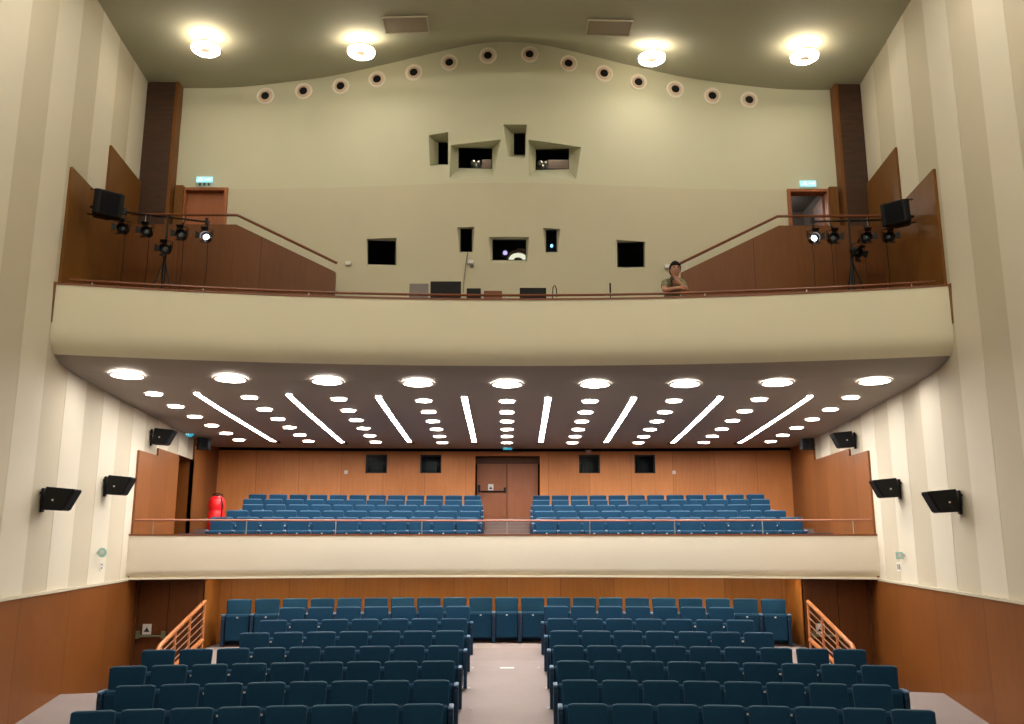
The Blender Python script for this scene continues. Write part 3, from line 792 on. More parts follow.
# downlights hidden under the lower balcony lip
pr = None
for i in range(11):
    X = -5.6 + 11.2 * i / 10
    if pr is None: pr = o = round_light('low_downlight', .09, M['e_low'], (X, arc(19.45, X), -.755))
    else: o = copy_tree(pr); o.location = (X, arc(19.45, X), -.755)
    o.name = 'low_downlight'
    tag(o, 'small downlight above the last stalls row, %s from the extinguisher side' % ORD[i + 1], 'ceiling light', 'downlights over the last stalls row')

# hall ceiling lamps
def hall_lamp(loc, glow='e_hall'):
    o = empty('ceiling_lamp', loc)
    MB().lathe([(.0, -.10), (.105, -.10), (.105, -.243), (.0, -.243)], n=32).build('centre_hub', M['lampbody'], o)
    MB().lathe([(.11, -.150), (.25, -.150), (.262, -.165), (.262, -.19)], n=32).build('canopy', M['lampbody'], o)
    MB().lathe([(.258, -.19), (.258, -.235), (.22, -.262), (.115, -.255)], n=32).build('glowing_ring', M[glow], o, smooth=True)
    MB().lathe([(.12, -.147), (.24, -.147)], n=32).build('uplight_ring', M['e_halo'], o)
    MB().lathe([(0, .06), (.06, .06), (.06, -.10), (0, -.10)], n=16).build('stem', M['lampbody'], o)
    return o
LAMPS = [(206, 49), (361, 51.5), (651.5, 57), (804.5, 55)]
hl = None; lampxy = []
for i, (x, y) in enumerate(LAMPS):
    a, b = ray(x, y); Y = 15.
    for _ in range(30): Y = (zcy(a * Y, Y) - .25) / b
    lampxy.append((a * Y, Y))
WHERE = ['above the gallery door that is closed', 'near the grille, closed-door side', 'near the grille, open-door side', 'above the gallery door that stands open']
for i, (X, Y) in enumerate(lampxy):
    if hl is None: hl = o = hall_lamp((X, Y, zcy(X, Y) - .06))
    else: o = copy_tree(hl); o.location = (X, Y, zcy(X, Y) - .06)
    tag(o, 'glowing round drum lamp on the ceiling ' + WHERE[i], 'ceiling lamp', 'round drum lamps on the ceiling')
hf = None
for j, Y in enumerate((11.0, 6.8, 2.6, -1.6, -5.6)):
    for i, X in enumerate((-5.4, -2.8, 2.8, 5.4)):
        if hf is None: hf = o = hall_lamp((X, Y, zcy(X, Y) - .06), 'e_hall_fwd')
        else: o = copy_tree(hf); o.location = (X, Y, zcy(X, Y) - .06)
        tag(o, 'drum lamp on the forward ceiling, row %s towards the stage, %s across' % (ORD[j + 1], ORD[i + 1]), 'ceiling lamp', 'round drum lamps on the ceiling')

# ceiling grilles
for i, (cx_, cy_) in enumerate(((405.5, 24), (608.5, 26.5))):
    a, b = ray(cx_, cy_); Y = 15.
    for _ in range(30): Y = zcy(a * Y, Y) / b
    X = a * Y; sl = (zcy(X + .3, Y) - zcy(X - .3, Y)) / .6; sy = (zcy(X, Y + .2) - zcy(X, Y - .2)) / .4
    o = empty('ceiling_grille', (X, Y, zcy(X, Y) - .02)); o.rotation_euler = (math.atan(sy), -math.atan(sl), 0)
    tag(o, 'rectangular ceiling grille beside the drum lamp, %s side' % ('closed-door' if i == 0 else 'open-door'), 'grille', 'ceiling grilles')
    MB().box(-.40, .40, -.24, .24, -.006, .0).build('perforated_panel', M['grille'], o)
    fr = MB(); fr.box(-.43, -.40, -.27, .27, -.02, .005); fr.box(.40, .43, -.27, .27, -.02, .005); fr.box(-.40, .40, -.27, -.24, -.02, .005); fr.box(-.40, .40, .24, .27, -.02, .005)
    fr.build('frame', plain('grille_frame', (.45, .4, .3), .5), o, weld=False)

# round spotlight ports under the ceiling edge
SPOTS = [(265.5, 97), (303.5, 92), (340.5, 87), (377, 80), (413.5, 73), (449, 63), (487.5, 56), (529, 54.5), (568, 63.5), (603.5, 73.5), (638, 82), (675, 89), (712, 95.5), (749, 99.5)]
sp = None
for i, (x, y) in enumerate(SPOTS):
    p = on_up(x, y)
    ang = math.atan2(y_up(p.x + .1) - y_up(p.x - .1), .2)
    if sp is None:
        sp = o = empty('wall_spotlight', p)
        MB().lathe([(.19, .0), (.19, -.02), (.165, -.035), (.14, -.02), (.135, .0)], n=28, axis='Y').build('outer_ring', plain('spot_ring_paint', (.88, .82, .70), .5), o, smooth=True)
        MB().lathe([(.135, -.004), (.125, -.03), (.095, -.045), (.085, -.02)], n=28, axis='Y').build('inner_ring', plain('spot_inner_ring', (.74, .58, .44), .5), o, smooth=True)
        MB().lathe([(.086, -.022), (.07, -.012), (0, -.01)], n=24, axis='Y').build('lens', M['black'], o)
    else: o = copy_tree(sp); o.location = p
    o.rotation_euler = (0, 0, ang)
    tag(o, 'round ringed spotlight port under the ceiling wave, %s counted from the closed gallery door' % ORD[i + 1], 'spotlight', 'round spotlight ports in an arc under the ceiling')

# ================================================================ SEATS
def make_seat(right_arm):
    o = empty('theatre_seat')
    w = .248
    # backrest: padded, wider at the top, leaning back
    mb = MB()
    mb.hexa([(-.225, -.17, .36), (.225, -.17, .36), (.225, -.09, .36), (-.225, -.09, .36), (-w, -.05, .925), (w, -.05, .925), (w, .03, .925), (-w, .03, .925)])
    b = mb.build('backrest', M['blue'], o, bevel=.020, seg=3, smooth=True)
    MB().tube([(-.235, -.04, .90), (-.225, -.037, .925), (-.19, -.035, .934), (.19, -.035, .934), (.225, -.037, .925), (.235, -.04, .90)], .008, 6).build('top_edge_highlight', M['blue_edge'], b)  # thin pale tube paints the light caught along the backrest's top edge
    MB().hexa([(-.235, -.16, .03), (.235, -.16, .03), (.235, -.13, .03), (-.235, -.13, .03), (-.23, .025, .89), (.23, .025, .89), (.23, .045, .89), (-.23, .045, .89)]).build('back_shell', M['blue_dark'], o)
    # tipped-up seat
    mb = MB(); mb.hexa([(-.236, -.34, .12), (.236, -.34, .12), (.235, -.20, .10), (-.235, -.20, .10), (-.236, -.33, .64), (.236, -.33, .64), (.236, -.22, .66), (-.236, -.22, .66)])
    s = mb.build('seat', M['blue'], o, bevel=.03, seg=3, smooth=True)
    MB().hexa([(-.215, -.352, .13), (.215, -.352, .13), (.215, -.334, .13), (-.215, -.334, .13), (-.225, -.345, .61), (.225, -.345, .61), (.225, -.325, .61), (-.225, -.325, .61)]).build('seat_underside', M['blue'], s, bevel=.006)
    MB().box(-.018, .018, -.354, -.344, .575, .60).build('number_plaque', M['plaque'], s)
    def arm(sx):
        mb = MB().prism([(-.06, .02), (-.06, .60), (-.38, .62), (-.40, .55), (-.36, .02)], sx - .031, sx + .031, 'X')
        a = mb.build('side_panel', M['blue_dark'], o, bevel=.01)
        MB().prism([(-.05, .60), (-.05, .64), (-.36, .662), (-.41, .655), (-.415, .63), (-.38, .618)], sx - .033, sx + .033, 'X').build('armrest', M['arm'], a, bevel=.012)
    arm(-.2745)
    if right_arm: arm(.2745)
    return o
def make_flip(o_):      # mirrored variant so the shared side panel sits on the aisle side
    pass
seatN = make_seat(False); seatE = make_seat(True)
used = {'N': False, 'E': False}
def put_seat(X, Y0, z, both, label, group, pitch=.55, aim=True):
    key = 'E' if both else 'N'; src = seatE if both else seatN
    if used[key]: o = copy_tree(src)
    else: o = src; used[key] = True
    o.name = 'theatre_seat'
    Y = arc(Y0, X)
    o.location = (X, Y, z); o.rotation_euler = (0, 0, -math.asin(X / R_ARC)) if True else None
    o.scale = (pitch / .549, 1, 1)
    tag(o, label, 'seat', group)
    return o
SIDE = {-1: 'extinguisher-side', 1: 'opposite'}
def block(rowname, Y0, z, n, sg, start, pitch, group):
    for i in range(n):
        X = sg * (start + pitch * i)
        # side panels: every seat carries the one on its low-X side; the last of the block at the high-X side has both
        both = (i == n - 1) if sg > 0 else (i == 0)
        put_seat(X, Y0, z, both, 'blue folding seat, %s row, %s block, %s from the aisle' % (rowname, 'left' if sg < 0 else 'right', ORD[i + 1]), group, pitch)
SROWS = [(11.33, 8), (12.5, 8), (13.65, 9), (14.74, 9), (15.99, 7), (17.2, 7), (18.62, 7)]
for k, (Y0, n_) in enumerate(SROWS):
    for sg in (-1, 1):
        block('stalls ' + ORD[k + 1], Y0, fz(Y0), n_, sg, 1.0 - sg * (.04 if k < 4 else .02) + (.035 if sg > 0 else -.018), (.546 if sg > 0 else .550) if k < 4 else .557, 'blue seats in the stalls, %s row from the stage' % ORD[k + 1])
# the row against the back wall runs across the aisle
for i in range(21):
    X = (i - 10) * .571
    lab = 'blue folding seat against the wall under the balcony, ' + ('middle one' if i == 10 else '%s %s of the middle' % (ORD[abs(i - 10)], 'left' if i < 10 else 'right'))
    put_seat(X, 19.85, -2.305, i == 20, lab, 'blue seats along the wall under the balcony', .571)
for k in range(5):
    n_ = 11 if k < 3 else 12
    for sg in (-1, 1):
        block('balcony ' + ORD[k + 1], BR[k], BF[k], n_, sg, (.90, .90, .90, .92, .98)[k], (.536, .539, .540, .520, .533)[k], 'blue seats in the balcony, %s row from the rail' % ORD[k + 1])
# low jump seats at the ends of the balcony front row
for sg in (-1, 1):
    X = sg * 6.83; o = empty('jump_seat', (X, arc(20.15, X), BF[0]), -math.asin(X / R_ARC))
    tag(o, 'low dark jump seat without backrest at the %s end of the balcony front row' % ('extinguisher' if sg < 0 else 'far'), 'seat', 'jump seats at the row ends')
    MB().box(-.22, .22, -.34, -.18, .12, .56).build('seat', M['blue_dark'], o, bevel=.02)
    MB().box(-.24, -.20, -.3, -.1, .01, .5).build('leg', M['blackmetal'], o); MB().box(.20, .24, -.3, -.1, .01, .5).build('leg', M['blackmetal'], o)
    MB().box(-.24, .24, -.36, -.02, .56, .59).build('flap', M['blue_dark'], o, bevel=.008)

# ================================================================ RAILINGS
def arc_pts(Y0, dy, z, n=48, inset=.1):
    xe = end_x(Y0, dy) - inset; w = 2 * xe - .11
    return [(-xe + w * i / n, arc(Y0, -xe + w * i / n) + dy, z) for i in range(n + 1)]
rl = empty('balcony_railing', (0, YB, 0)); tag(rl, 'slim wooden handrail on steel posts along the lower balcony front', 'railing')
local(rl, MB().tube(arc_pts(YB, .10, ZL := .285, inset=.06), .021, 8)  .build('handrail', M['rail_mid'], rl, smooth=True))
for px in (154, 247, 336, 422, 507, 590, 675, 763, 854):
    a, _ = ray(px, 527); X = a * 18.6
    for _ in range(10): X = a * (arc(YB, X) + .1)
    Y = arc(YB, X) + .10
    local(rl, MB().tube([(X, Y, 0.0), (X, Y, .27)], .011, 8).build('post', M['steel'], rl))
rl = empty('gallery_railing', (0, YG, ZP)); tag(rl, 'low dark wooden handrail along the gallery front', 'railing')
local(rl, MB().tube(arc_pts(YG, .10, ZP + .085, inset=.15), .022, 8).build('handrail', M['rail'], rl, smooth=True))
for px in (92.6, 203.5, 309, 408, 507, 606, 704.7, 807, 913):
    a, _ = ray(px, 290); X = a * 14
    for _ in range(10): X = a * (arc(YG, X) + .1)
    Y = arc(YG, X) + .10
    local(rl, MB().tube([(X, Y, ZP), (X, Y, ZP + .075)], .012, 8).build('post', M['steel'], rl))

# gallery stairs: veneered parapet and its handrail, landing slab
for sg, sn in ((-1, 'closed'), (1, 'open')):
    Yp = 16.2
    xa = wx(Yp) - .02
    xs_ = 5.3 if sg < 0 else 5.33; xn = 3.33 if sg < 0 else 3.38
    z_hi, z_lo = 5.94, 4.98
    mb = MB().prism([(sg * xa, Z_GAL), (sg * xn, Z_GAL), (sg * xn, z_lo), (sg * xs_, z_hi), (sg * xa, z_hi)], Yp, Yp + .1, 'Y')
    struct(mb, 'wall_stair_parapet_%s' % ('left' if sg < 0 else 'right'), M['wood_gallery'], 'sloping dark veneer parapet of the gallery stairs by the %s door' % sn, 'parapet')
    mb = MB().box(min(sg * 5.2, sg * 7.6), max(sg * 5.2, sg * 7.6), Yp + .1, 17.1, Z_LAND - .15, Z_LAND)
    for k in range(5):
        x0 = 5.2 - .4 * k; mb.box(min(sg * x0, sg * (x0 - .4)), max(sg * x0, sg * (x0 - .4)), Yp + .1, 17.05, Z_GAL, Z_LAND - .18 * (k + 1))
    struct(mb, 'floor_landing_%s' % ('left' if sg < 0 else 'right'), M['carpet_dark'], 'landing and steps by the %s gallery door' % sn, 'steps', weld=False)
    r = empty('stair_handrail', (sg * 5.3, Yp, 6.1)); tag(r, 'sloping wooden handrail over the stair parapet by the %s gallery door' % sn, 'railing', 'gallery stair handrails')
    pts = [(sg * (xa - .1), Yp + .05, 6.16), (sg * xs_, Yp + .05, 6.15), (sg * (xn - .02), Yp + .05, 5.17)]
    q = [pts[0], tuple(Vector(pts[0]).lerp(Vector(pts[1]), .97)), pts[1], tuple(Vector(pts[1]).lerp(Vector(pts[2]), .03)), pts[2]]
    local(r, MB().tube(q, .028, 8).build('handrail', M['rail'], r, smooth=True))
    for X in (7.1, 6.35, 5.45, 4.4, 3.5):
        t = 0 if X > xs_ else (xs_ - X) / (xs_ - xn)
        local(r, MB().tube([(sg * X, Yp + .05, z_hi - t * (z_hi - z_lo)), (sg * X, Yp + .05, 6.14 - t * .97)], .009, 6).build('post', M['steel'], r))

# orange railings beside the side aisles of the stalls
for sg, sn in ((-1, 'left'), (1, 'right')):
    r = empty('aisle_railing', (sg * 6.2, 18.5, -2.3)); tag(r, 'orange wooden stair railing with thin bars by the %s exit door' % sn, 'railing', 'stair railings by the exit doors')
    def at(t, z): return Vector((sg * (6.24 + .06 * t), 18.62 - 2.15 * t, z))
    zt = lambda t: -1.37 - .64 * t
    zb = lambda t: -2.13 - .50 * t
    top = [at(t, zt(t)) for t in (0, .2, .4, .6, .8, .97)]
    for a_ in (20, 50, 80, 105):
        a__ = math.radians(a_); top.append(at(.97, zt(.97)) + Vector((0, -.17 * math.sin(a__), -.17 * (1 - math.cos(a__)) - .04)))
    top.append(top[-1] + Vector((0, .02, -.12)))
    local(r, MB().tube(top, .04, 10).build('handrail', M['rail_bright'], r, smooth=True))
    local(r, MB().tube([at(t, zb(t)) for t in (0, .3, .6, .95)], .045, 8).build('bottom_rail', M['rail_bright'], r, smooth=True))
    for t in (0, .34, .66, .95):
        local(r, MB().tube([at(t, fz(arc(0, 6.2) * -1 + at(t, 0).y) - .02), at(t, zt(t))], .028, 8).build('post', M['rail_bright'], r))
    for k in range(1, 5):
        local(r, MB().tube([at(t, zb(t) + (zt(t) - zb(t)) * k / 5.2) for t in (0, .95)], .012, 6).build('bar', M['copper'], r))

# ================================================================ LOUDSPEAKERS
def side_speaker(px, py, sg, w, h, label):
    p = W(px, py, .32)
    o = empty('wall_loudspeaker', (sg * ws(sg, p.y), p.y, p.z), -sg * math.atan(WB))
    tag(o, label, 'loudspeaker', 'black loudspeakers on the side walls')
    s = -sg
    q = [(s * .10, h * .5), (s * (.10 + w), h * .40), (s * (.10 + w * .62), -h * .5), (s * .06, -h * .46)]
    c = MB().prism(q, -.16, .16, 'Y').build('cabinet', M['black'], o, bevel=.012)
    # slanted grille on the face that looks into the hall
    a = Vector((q[1][0], 0, q[1][1])); b = Vector((q[2][0], 0, q[2][1])); n_ = Vector((b.z - a.z, 0, a.x - b.x)).normalized() * .006
    if n_.x * s < 0: n_ = -n_
    a2 = a.lerp(b, .06) + n_; b2 = a.lerp(b, .94) + n_; m_ = n_ * 1.2
    MB().hexa([(b2.x, -.145, b2.z), (b2.x + m_.x, -.145, b2.z + m_.z), (b2.x + m_.x, .145, b2.z + m_.z), (b2.x, .145, b2.z), (a2.x, -.145, a2.z), (a2.x + m_.x, -.145, a2.z + m_.z), (a2.x + m_.x, .145, a2.z + m_.z), (a2.x, .145, a2.z)]).build('grille', M['blackgrille'], c)
    mb = MB().box(min(0, s * .03), max(0, s * .03), -.05, .05, -h * .55, h * .45); mb.box(min(s * .03, s * .12), max(s * .03, s * .12), -.02, .02, -h * .25, -h * .1)
    mb.tube([(s * .03, -.1, h * .40), (s * .03, -.1, -h * .2)], .02, 8); mb.box(min(0, s * .04), max(0, s * .04), -.12, .0, h * .2, h * .3)
    mb.build('bracket', M['blackmetal'], o, weld=False)
    MB().lathe([(0, -.172), (.016, -.172), (.016, -.158)], (s * .22, 0, -h * .06), n=12, axis='Y').build('knob', M['steel'], c)
    return o
side_speaker(64, 499, -1, .43, .37, 'black slanted loudspeaker on the left striped wall, nearest the stage')
side_speaker(123, 485.5, -1, .42, .37, 'black slanted loudspeaker on the left striped wall beside the balcony rail')
side_speaker(166.5, 437, -1, .41, .36, 'black loudspeaker on the left wall above the stepped panelling')
side_speaker(941, 501, 1, .43, .37, 'black slanted loudspeaker on the right striped wall, nearest the stage')
side_speaker(884, 488, 1, .42, .37, 'black slanted loudspeaker on the right striped wall beside the balcony rail')
side_speaker(841.5, 439.5, 1, .41, .36, 'black loudspeaker on the right wall above the stepped panelling')
def box_speaker(px, py, sg, w, h, d, yaw, tilt, label, Yd=None):
    p = W(px, py, .45) if Yd is None else P(px, py, Yd)
    o = empty('box_loudspeaker', p); o.rotation_euler = (tilt, 0, yaw)
    tag(o, label, 'loudspeaker', 'black box loudspeakers')
    # cabinet narrower at the back, cut corners in front
    pl = [(-w / 2, -d / 2 + .06), (-w / 2 + .06, -d / 2), (w / 2 - .06, -d / 2), (w / 2, -d / 2 + .06), (w / 2 - .13, d / 2), (-w / 2 + .13, d / 2)]
    c = MB().prism(pl, -h / 2, h / 2, 'Z').build('cabinet', M['black'], o, bevel=.015)
    MB().box(-w / 2 + .10, w / 2 - .10, -d / 2 - .012, -d / 2 - .002, -h / 2 + .03, h / 2 - .03).build('grille', M['blackgrille'], c)
    mb = MB().tube([(-sg * 0, d / 2 - .05, 0), (sg * .12, d / 2 + .18, 0)], .025, 8); mb.box(-w / 2 - .02, w / 2 + .02, -.03, .03, h / 2, h / 2 + .012); mb.box(-w / 2 - .02, w / 2 + .02, -.03, .03, -h / 2 - .012, -h / 2)
    mb.build('bracket', M['blackmetal'], o, weld=False)
    return o
box_speaker(106.5, 206, -1, .50, .42, .42, .75, .12, 'big black box loudspeaker above the gallery, beside the closed door stairs')
box_speaker(899, 213.5, 1, .49, .39, .42, -.75, .10, 'big black box loudspeaker above the gallery, beside the open door stairs')
box_speaker(204, 444, -1, .36, .30, .30, .5, .0, 'black loudspeaker in the balcony corner above the red extinguisher', 22.3)
box_speaker(808, 444, 1, .36, .28, .30, -.5, .0, 'black loudspeaker in the balcony corner opposite the extinguisher', 22.2)

# ================================================================ STAGE LAMP STANDS ON THE GALLERY
def stage_lamp(lit):
    o = empty('stage_lamp')
    MB().lathe([(0, .12), (.05, .12), (.085, .06), (.095, -.10), (.088, -.10), (.08, .0)], n=20, axis='Y').build('can', M['blackmetal'], o, smooth=True)
    MB().lathe([(0, -.045), (.035, -.043), (.055, -.02)], n=20, axis='Y').build('lens', M['e_white'] if lit else M['lens'], o)
    MB().lathe([(.055, -.03), (.088, -.03)], n=20, axis='Y').build('lens_rim', M['blackmetal'], o)
    for k in range(4):
        a = math.pi / 2 * k; ca, sa = math.cos(a), math.sin(a)
        def R_(x, y, z): return (x * ca - z * sa, y, x * sa + z * ca)
        V = [R_(*q) for q in ((-.05, -.10, .095), (.05, -.10, .095), (.07, -.155, .15), (-.07, -.155, .15), (-.05, -.106, .095), (.05, -.106, .095), (.07, -.161, .15), (-.07, -.161, .15))]
        MB().hexa(V).build('barn_door', M['blackmetal'], o)
    MB().tube([(-.11, .0, 0), (-.11, 0, .14), (0, 0, .17), (.11, 0, .14), (.11, 0, 0)], .009, 6).build('yoke', M['blackmetal'], o)
    MB().tube([(0, 0, .16), (0, 0, .24)], .018, 8).build('clamp', M['blackmetal'], o)
    return o
def lamp_stand(sg, pole_px, bar_a, bar_b, lamps, lit, centre, Yl, wname):
    base = P(pole_px, 250, Yl); X = base.x
    o = empty('lamp_stand', (X, Yl, Z_GAL)); tag(o, 'black tripod stand with a crossbar of stage lamps by the %s stairs' % wname, 'lamp stand', 'tripod lamp stands on the gallery')
    A, B = P(bar_a[0], bar_a[1], Yl), P(bar_b[0], bar_b[1], Yl)
    zbar = (A.z + B.z) / 2
    local(o, MB().tube([(X, Yl, Z_GAL + .45), (X, Yl, zbar + .05)], .020, 8).build('pole', M['blackmetal'], o))
    local(o, MB().tube([(X, Yl, Z_GAL + .5), (X, Yl, Z_GAL + 1.95)], .03, 8).build('lower_tube', M['blackmetal'], o))
    for k in range(3):
        a = math.pi / 2 + 2 * math.pi * k / 3 + .3
        local(o, MB().tube([(X, Yl, Z_GAL + 1.85), (X + .55 * math.cos(a), Yl + .55 * math.sin(a), Z_GAL + .02)], .016, 8).build('leg', M['blackmetal'], o))
        local(o, MB().tube([(X, Yl, Z_GAL + .5), (X + .30 * math.cos(a), Yl + .30 * math.sin(a), Z_GAL + .46)], .010, 6).build('brace', M['blackmetal'], o))
    local(o, MB().tube([A, B], .018, 8).build('crossbar', M['blackmetal'], o))
    for q in (A, B): local(o, MB().tube([q - Vector((0, 0, .05)), q + Vector((0, 0, .07))], .03, 8).build('bar_end', M['blackmetal'], o))
    for i, (x, y) in enumerate(lamps + [centre]):
        p = P(x, y, Yl - .12)
        l = stage_lamp(i == lit)
        l.name = 'stage_lamp'; l.location = p
        if i == len(lamps): l.rotation_euler = (.12, 0, .05) if sg < 0 else (.55, 0, .3); l.location = P(x, y, Yl - .16)
        nm = 'glowing stage lamp' if i == lit else 'black unlit stage lamp'
        tag(l, nm + (' low on the pole' if i == len(lamps) else ' under the crossbar, %s across' % ORD[i + 1]) + ', stand by the %s stairs' % wname, 'stage lamp', 'stage lamps on the gallery stands')
        if i < len(lamps):
            t = (x - bar_a[0]) / (bar_b[0] - bar_a[0]); bz = A.z + (B.z - A.z) * t
            l2 = MB().tube([(0, 0, .2), (0, .086, bz - p.z)], .012, 6).build('hanger', M['blackmetal'], l)
            cb = MB().tube([(0, .08, -.05), (.01, .08, -.6), (-.02, .08, -1.2), (.0, .07, -1.75)], .006, 5).build('cable', M['black'], l)
lamp_stand(-1, 166, (125.6, 213), (207, 222.5), [(124.3, 230), (148, 233), (182.5, 236), (207, 238)], 3, (166.5, 250), 15.25, 'closed door')
lamp_stand(1, 851.5, (813, 221), (889, 219), [(814, 238), (833, 238), (866, 237.5), (888.5, 237)], 0, (856, 251), 15.25, 'open door')

# ================================================================ SIGNS
def sign(px, py, Y, w, h, label, mat=None, yaw=0, rounded=False, arrow=True, wallside=None):
    p = P(px, py, Y) if wallside is None else W(px, py, .02)
    o = empty('exit_sign', p, yaw); tag(o, label, 'sign', 'small illuminated signs')
    if rounded: MB().lathe([(0, -.02), (w / 2, -.02), (w / 2, .0)], n=20, axis='Y').build('lit_face', mat, o)
    else:
        MB().box(-w / 2, w / 2, -.03, 0, -h / 2, h / 2).build('lit_face', mat, o, bevel=.01)
    if arrow:
        m_ = MB(); s = h
        # running figure and arrow in white
        m_.lathe([(0, -.037), (s * .10, -.037)], (-w * .22, 0, s * .27), n=10, axis='Y')
        m_.prism([(-w * .30, s * .12), (-w * .12, s * .16), (-w * .10, s * .06), (-w * .16, -.02 * s), (-w * .06, -s * .3), (-w * .13, -s * .3), (-w * .22, -.05 * s), (-w * .34, -s * .28), (-w * .40, -s * .22), (-w * .27, 0)], -.037, -.031, 'Y')
        m_.box(w * .05, w * .28, -.037, -.031, -s * .06, s * .06); m_.prism([(w * .26, -s * .22), (w * .42, 0), (w * .26, s * .22)], -.037, -.031, 'Y')
        m_.build('pictogram', M['e_signw'], o, weld=False)
    return o
s1 = sign(205, 180.6, 17.06, .34, .125, 'glowing pale blue exit sign above the closed gallery door', M['e_sign'])
mk = MB()
for k, x in enumerate((-.09, 0, .09)): mk.box(x - .012, x + .018, -.02, 0, -.125, -.075)
mk.build('small_marks', M['ink'], s1)
sign(808, 183.3, 17.06, .34, .135, 'glowing pale blue exit sign above the open gallery door', M['e_sign'])
s3 = sign(507.5, 446.5, 25.2, .26, .2, 'small turquoise exit sign over the balcony double door', M['e_cyan'])
MB().tube([(0, -.01, .1), (0, -.01, .42)], .008, 6).build('hanger', M['steel'], s3)
pw = W(190, 433, .1)
sign(190.5, 433, pw.y, .22, .2, 'round turquoise sign on the left wall beside the balcony soffit', M['e_cyan'], .3, True)
def wall_thing(px, py, sg, name, w, h, mat, label, cat, inset=0.0):
    p = W(px, py, .0)
    o = MB().box(-w / 2, w / 2, -.02, .0, -h / 2, h / 2).build(name, mat, loc=(p.x, p.y, p.z)); o.rotation_euler = (0, 0, (math.pi / 2 - math.atan(WB)) if sg < 0 else -(math.pi / 2 - math.atan(WB)))
    return tag(o, label, cat)
def flat_disc(px, py, sg, r, mat, name, label):
    p = W(px, py, .0)
    o = MB().lathe([(0, -.02), (r, -.02), (r, .0)], n=20, axis='Y').build(name, mat, loc=(p.x, p.y, p.z)); o.rotation_euler = (0, 0, (math.pi / 2 - math.atan(WB)) if sg < 0 else -(math.pi / 2 - math.atan(WB)))
    return tag(o, label, 'sign')
pal = plain('pale_turquoise_sign', (.40, .68, .62), .5)
pw = W(103.5, 552.5, .10)
ds = MB().lathe([(0, -.01), (.085, -.01), (.085, .01), (0, .01)], n=24, axis='Y').build('round_sign', pal, loc=pw); tag(ds, 'round pale turquoise sign projecting from the left striped wall', 'sign')
MB().box(-.035, .035, -.014, -.01, -.03, .045).build('pictogram', M['white'], ds); MB().box(-.115, -.08, -.008, .008, -.02, .02).build('bracket', M['steel'], ds)
wl = wall_thing(102, 566, -1, 'switch_plate', .10, .14, M['white'], 'small white plate under the round sign on the left wall', 'switch')
MB().box(-.02, .02, -.026, -.02, .01, .04).build('button', M['grey'], wl); MB().box(-.02, .02, -.026, -.02, -.05, -.02).build('button', M['grey'], wl)
pw = W(900.5, 555.5, .10)
ds = MB().box(-.07, .07, -.01, .01, -.065, .065).build('square_sign', pal, loc=pw, bevel=.01); tag(ds, 'square pale turquoise sign projecting from the right striped wall', 'sign')
MB().box(-.035, .03, -.014, -.01, -.035, .04).build('pictogram', M['white'], ds); MB().box(.065, .115, -.008, .008, -.02, .02).build('bracket', M['steel'], ds)
wl = wall_thing(901, 567, 1, 'switch_plate', .14, .16, M['white'], 'small white plate under the square sign on the right wall', 'switch')
for dx in (-.03, .03): MB().box(dx - .015, dx + .015, -.026, -.02, -.05, .05).build('button', M['grey'], wl)
# little white boxes on walls
for (px, py, Y, lab) in ((348.5, 264, None, 'small white box on the gallery wall, below the square window by the closed door stairs'), (470.5, 262.5, None, 'small white box under the narrow projection window with the cable'), (667, 266.5, None, 'small white box on the gallery wall behind the leaning person')):
    p = on_up(px, py, -.03); o = MB().box(-.055, .055, -.05, 0, -.04, .04).build('wall_box', M['white'], loc=p, bevel=.008); tag(o, lab, 'wall box', 'small white boxes on the gallery wall')
p = on_up(471.5, 266.5, -.03); o = MB().box(-.04, .04, -.035, 0, -.02, .02).build('wall_box', M['grey'], loc=p, bevel=.006); tag(o, 'small grey socket under the white box by the cable', 'wall box')
for (px, lab) in ((346.3, 'small white switch on the balcony back wall, extinguisher side'), (674.3, 'small white switch on the balcony back wall, opposite side')):
    q = onb(px, 472.3); o = MB().box(-.05, .05, -.02, 0, -.05, .05).build('wall_switch', M['white'], loc=(q[0], y_back(q[0]), q[1]), bevel=.006); tag(o, lab, 'switch', 'white switches on the balcony back wall')
q = onb(588.5, 451.7); o = MB().box(-.09, .09, -.02, 0, -.05, .05).build('small_red_sign', plain('pinkish_sign', (.65, .32, .25), .5), loc=(q[0], y_back(q[0]), q[1])); tag(o, 'tiny reddish sign above a dark window right of the double door', 'sign')
MB().box(-.03, .03, -.024, -.02, -.03, .03).build('pictogram', M['white'], o)

# ================================================================ RED EXTINGUISHER
X = -7.38; Ye = 22.45; zf = BF[3]
o = empty('fire_extinguisher', (X, Ye, zf)); o.scale = (.97, .97, .86); tag(o, 'tall bright red wheeled extinguisher in the balcony corner left of the seats', 'fire extinguisher')
MB().lathe([(0, .08), (.19, .08), (.215, .14), (.215, .60), (.20, .68), (.185, .72), (.205, .78), (.215, .86), (.205, 1.02), (.15, 1.12), (.05, 1.16), (0, 1.16)], n=28).build('tank', M['red'], o, smooth=True)
MB().lathe([(0, 1.13), (.07, 1.13), (.06, 1.19), (0, 1.19)], n=16).build('valve', M['black'], o)
MB().tube([(-.13, 0, 1.08), (-.1, 0, 1.20), (.0, 0, 1.23), (.12, 0, 1.20), (.16, 0, 1.06)], .018, 8).build('handle', M['black'], o)
for s in (-1, 1): MB().lathe([(0, -.02), (.11, -.02), (.11, .02), (0, .02)], (s * .235, .08, .112), n=20, axis='X').build('wheel', M['black'], o)
MB().tube([(.14, -.1, 1.1), (.2, -.16, .9), (.19, -.16, .5), (.1, -.2, .35)], .016, 8).build('hose', M['black'], o)

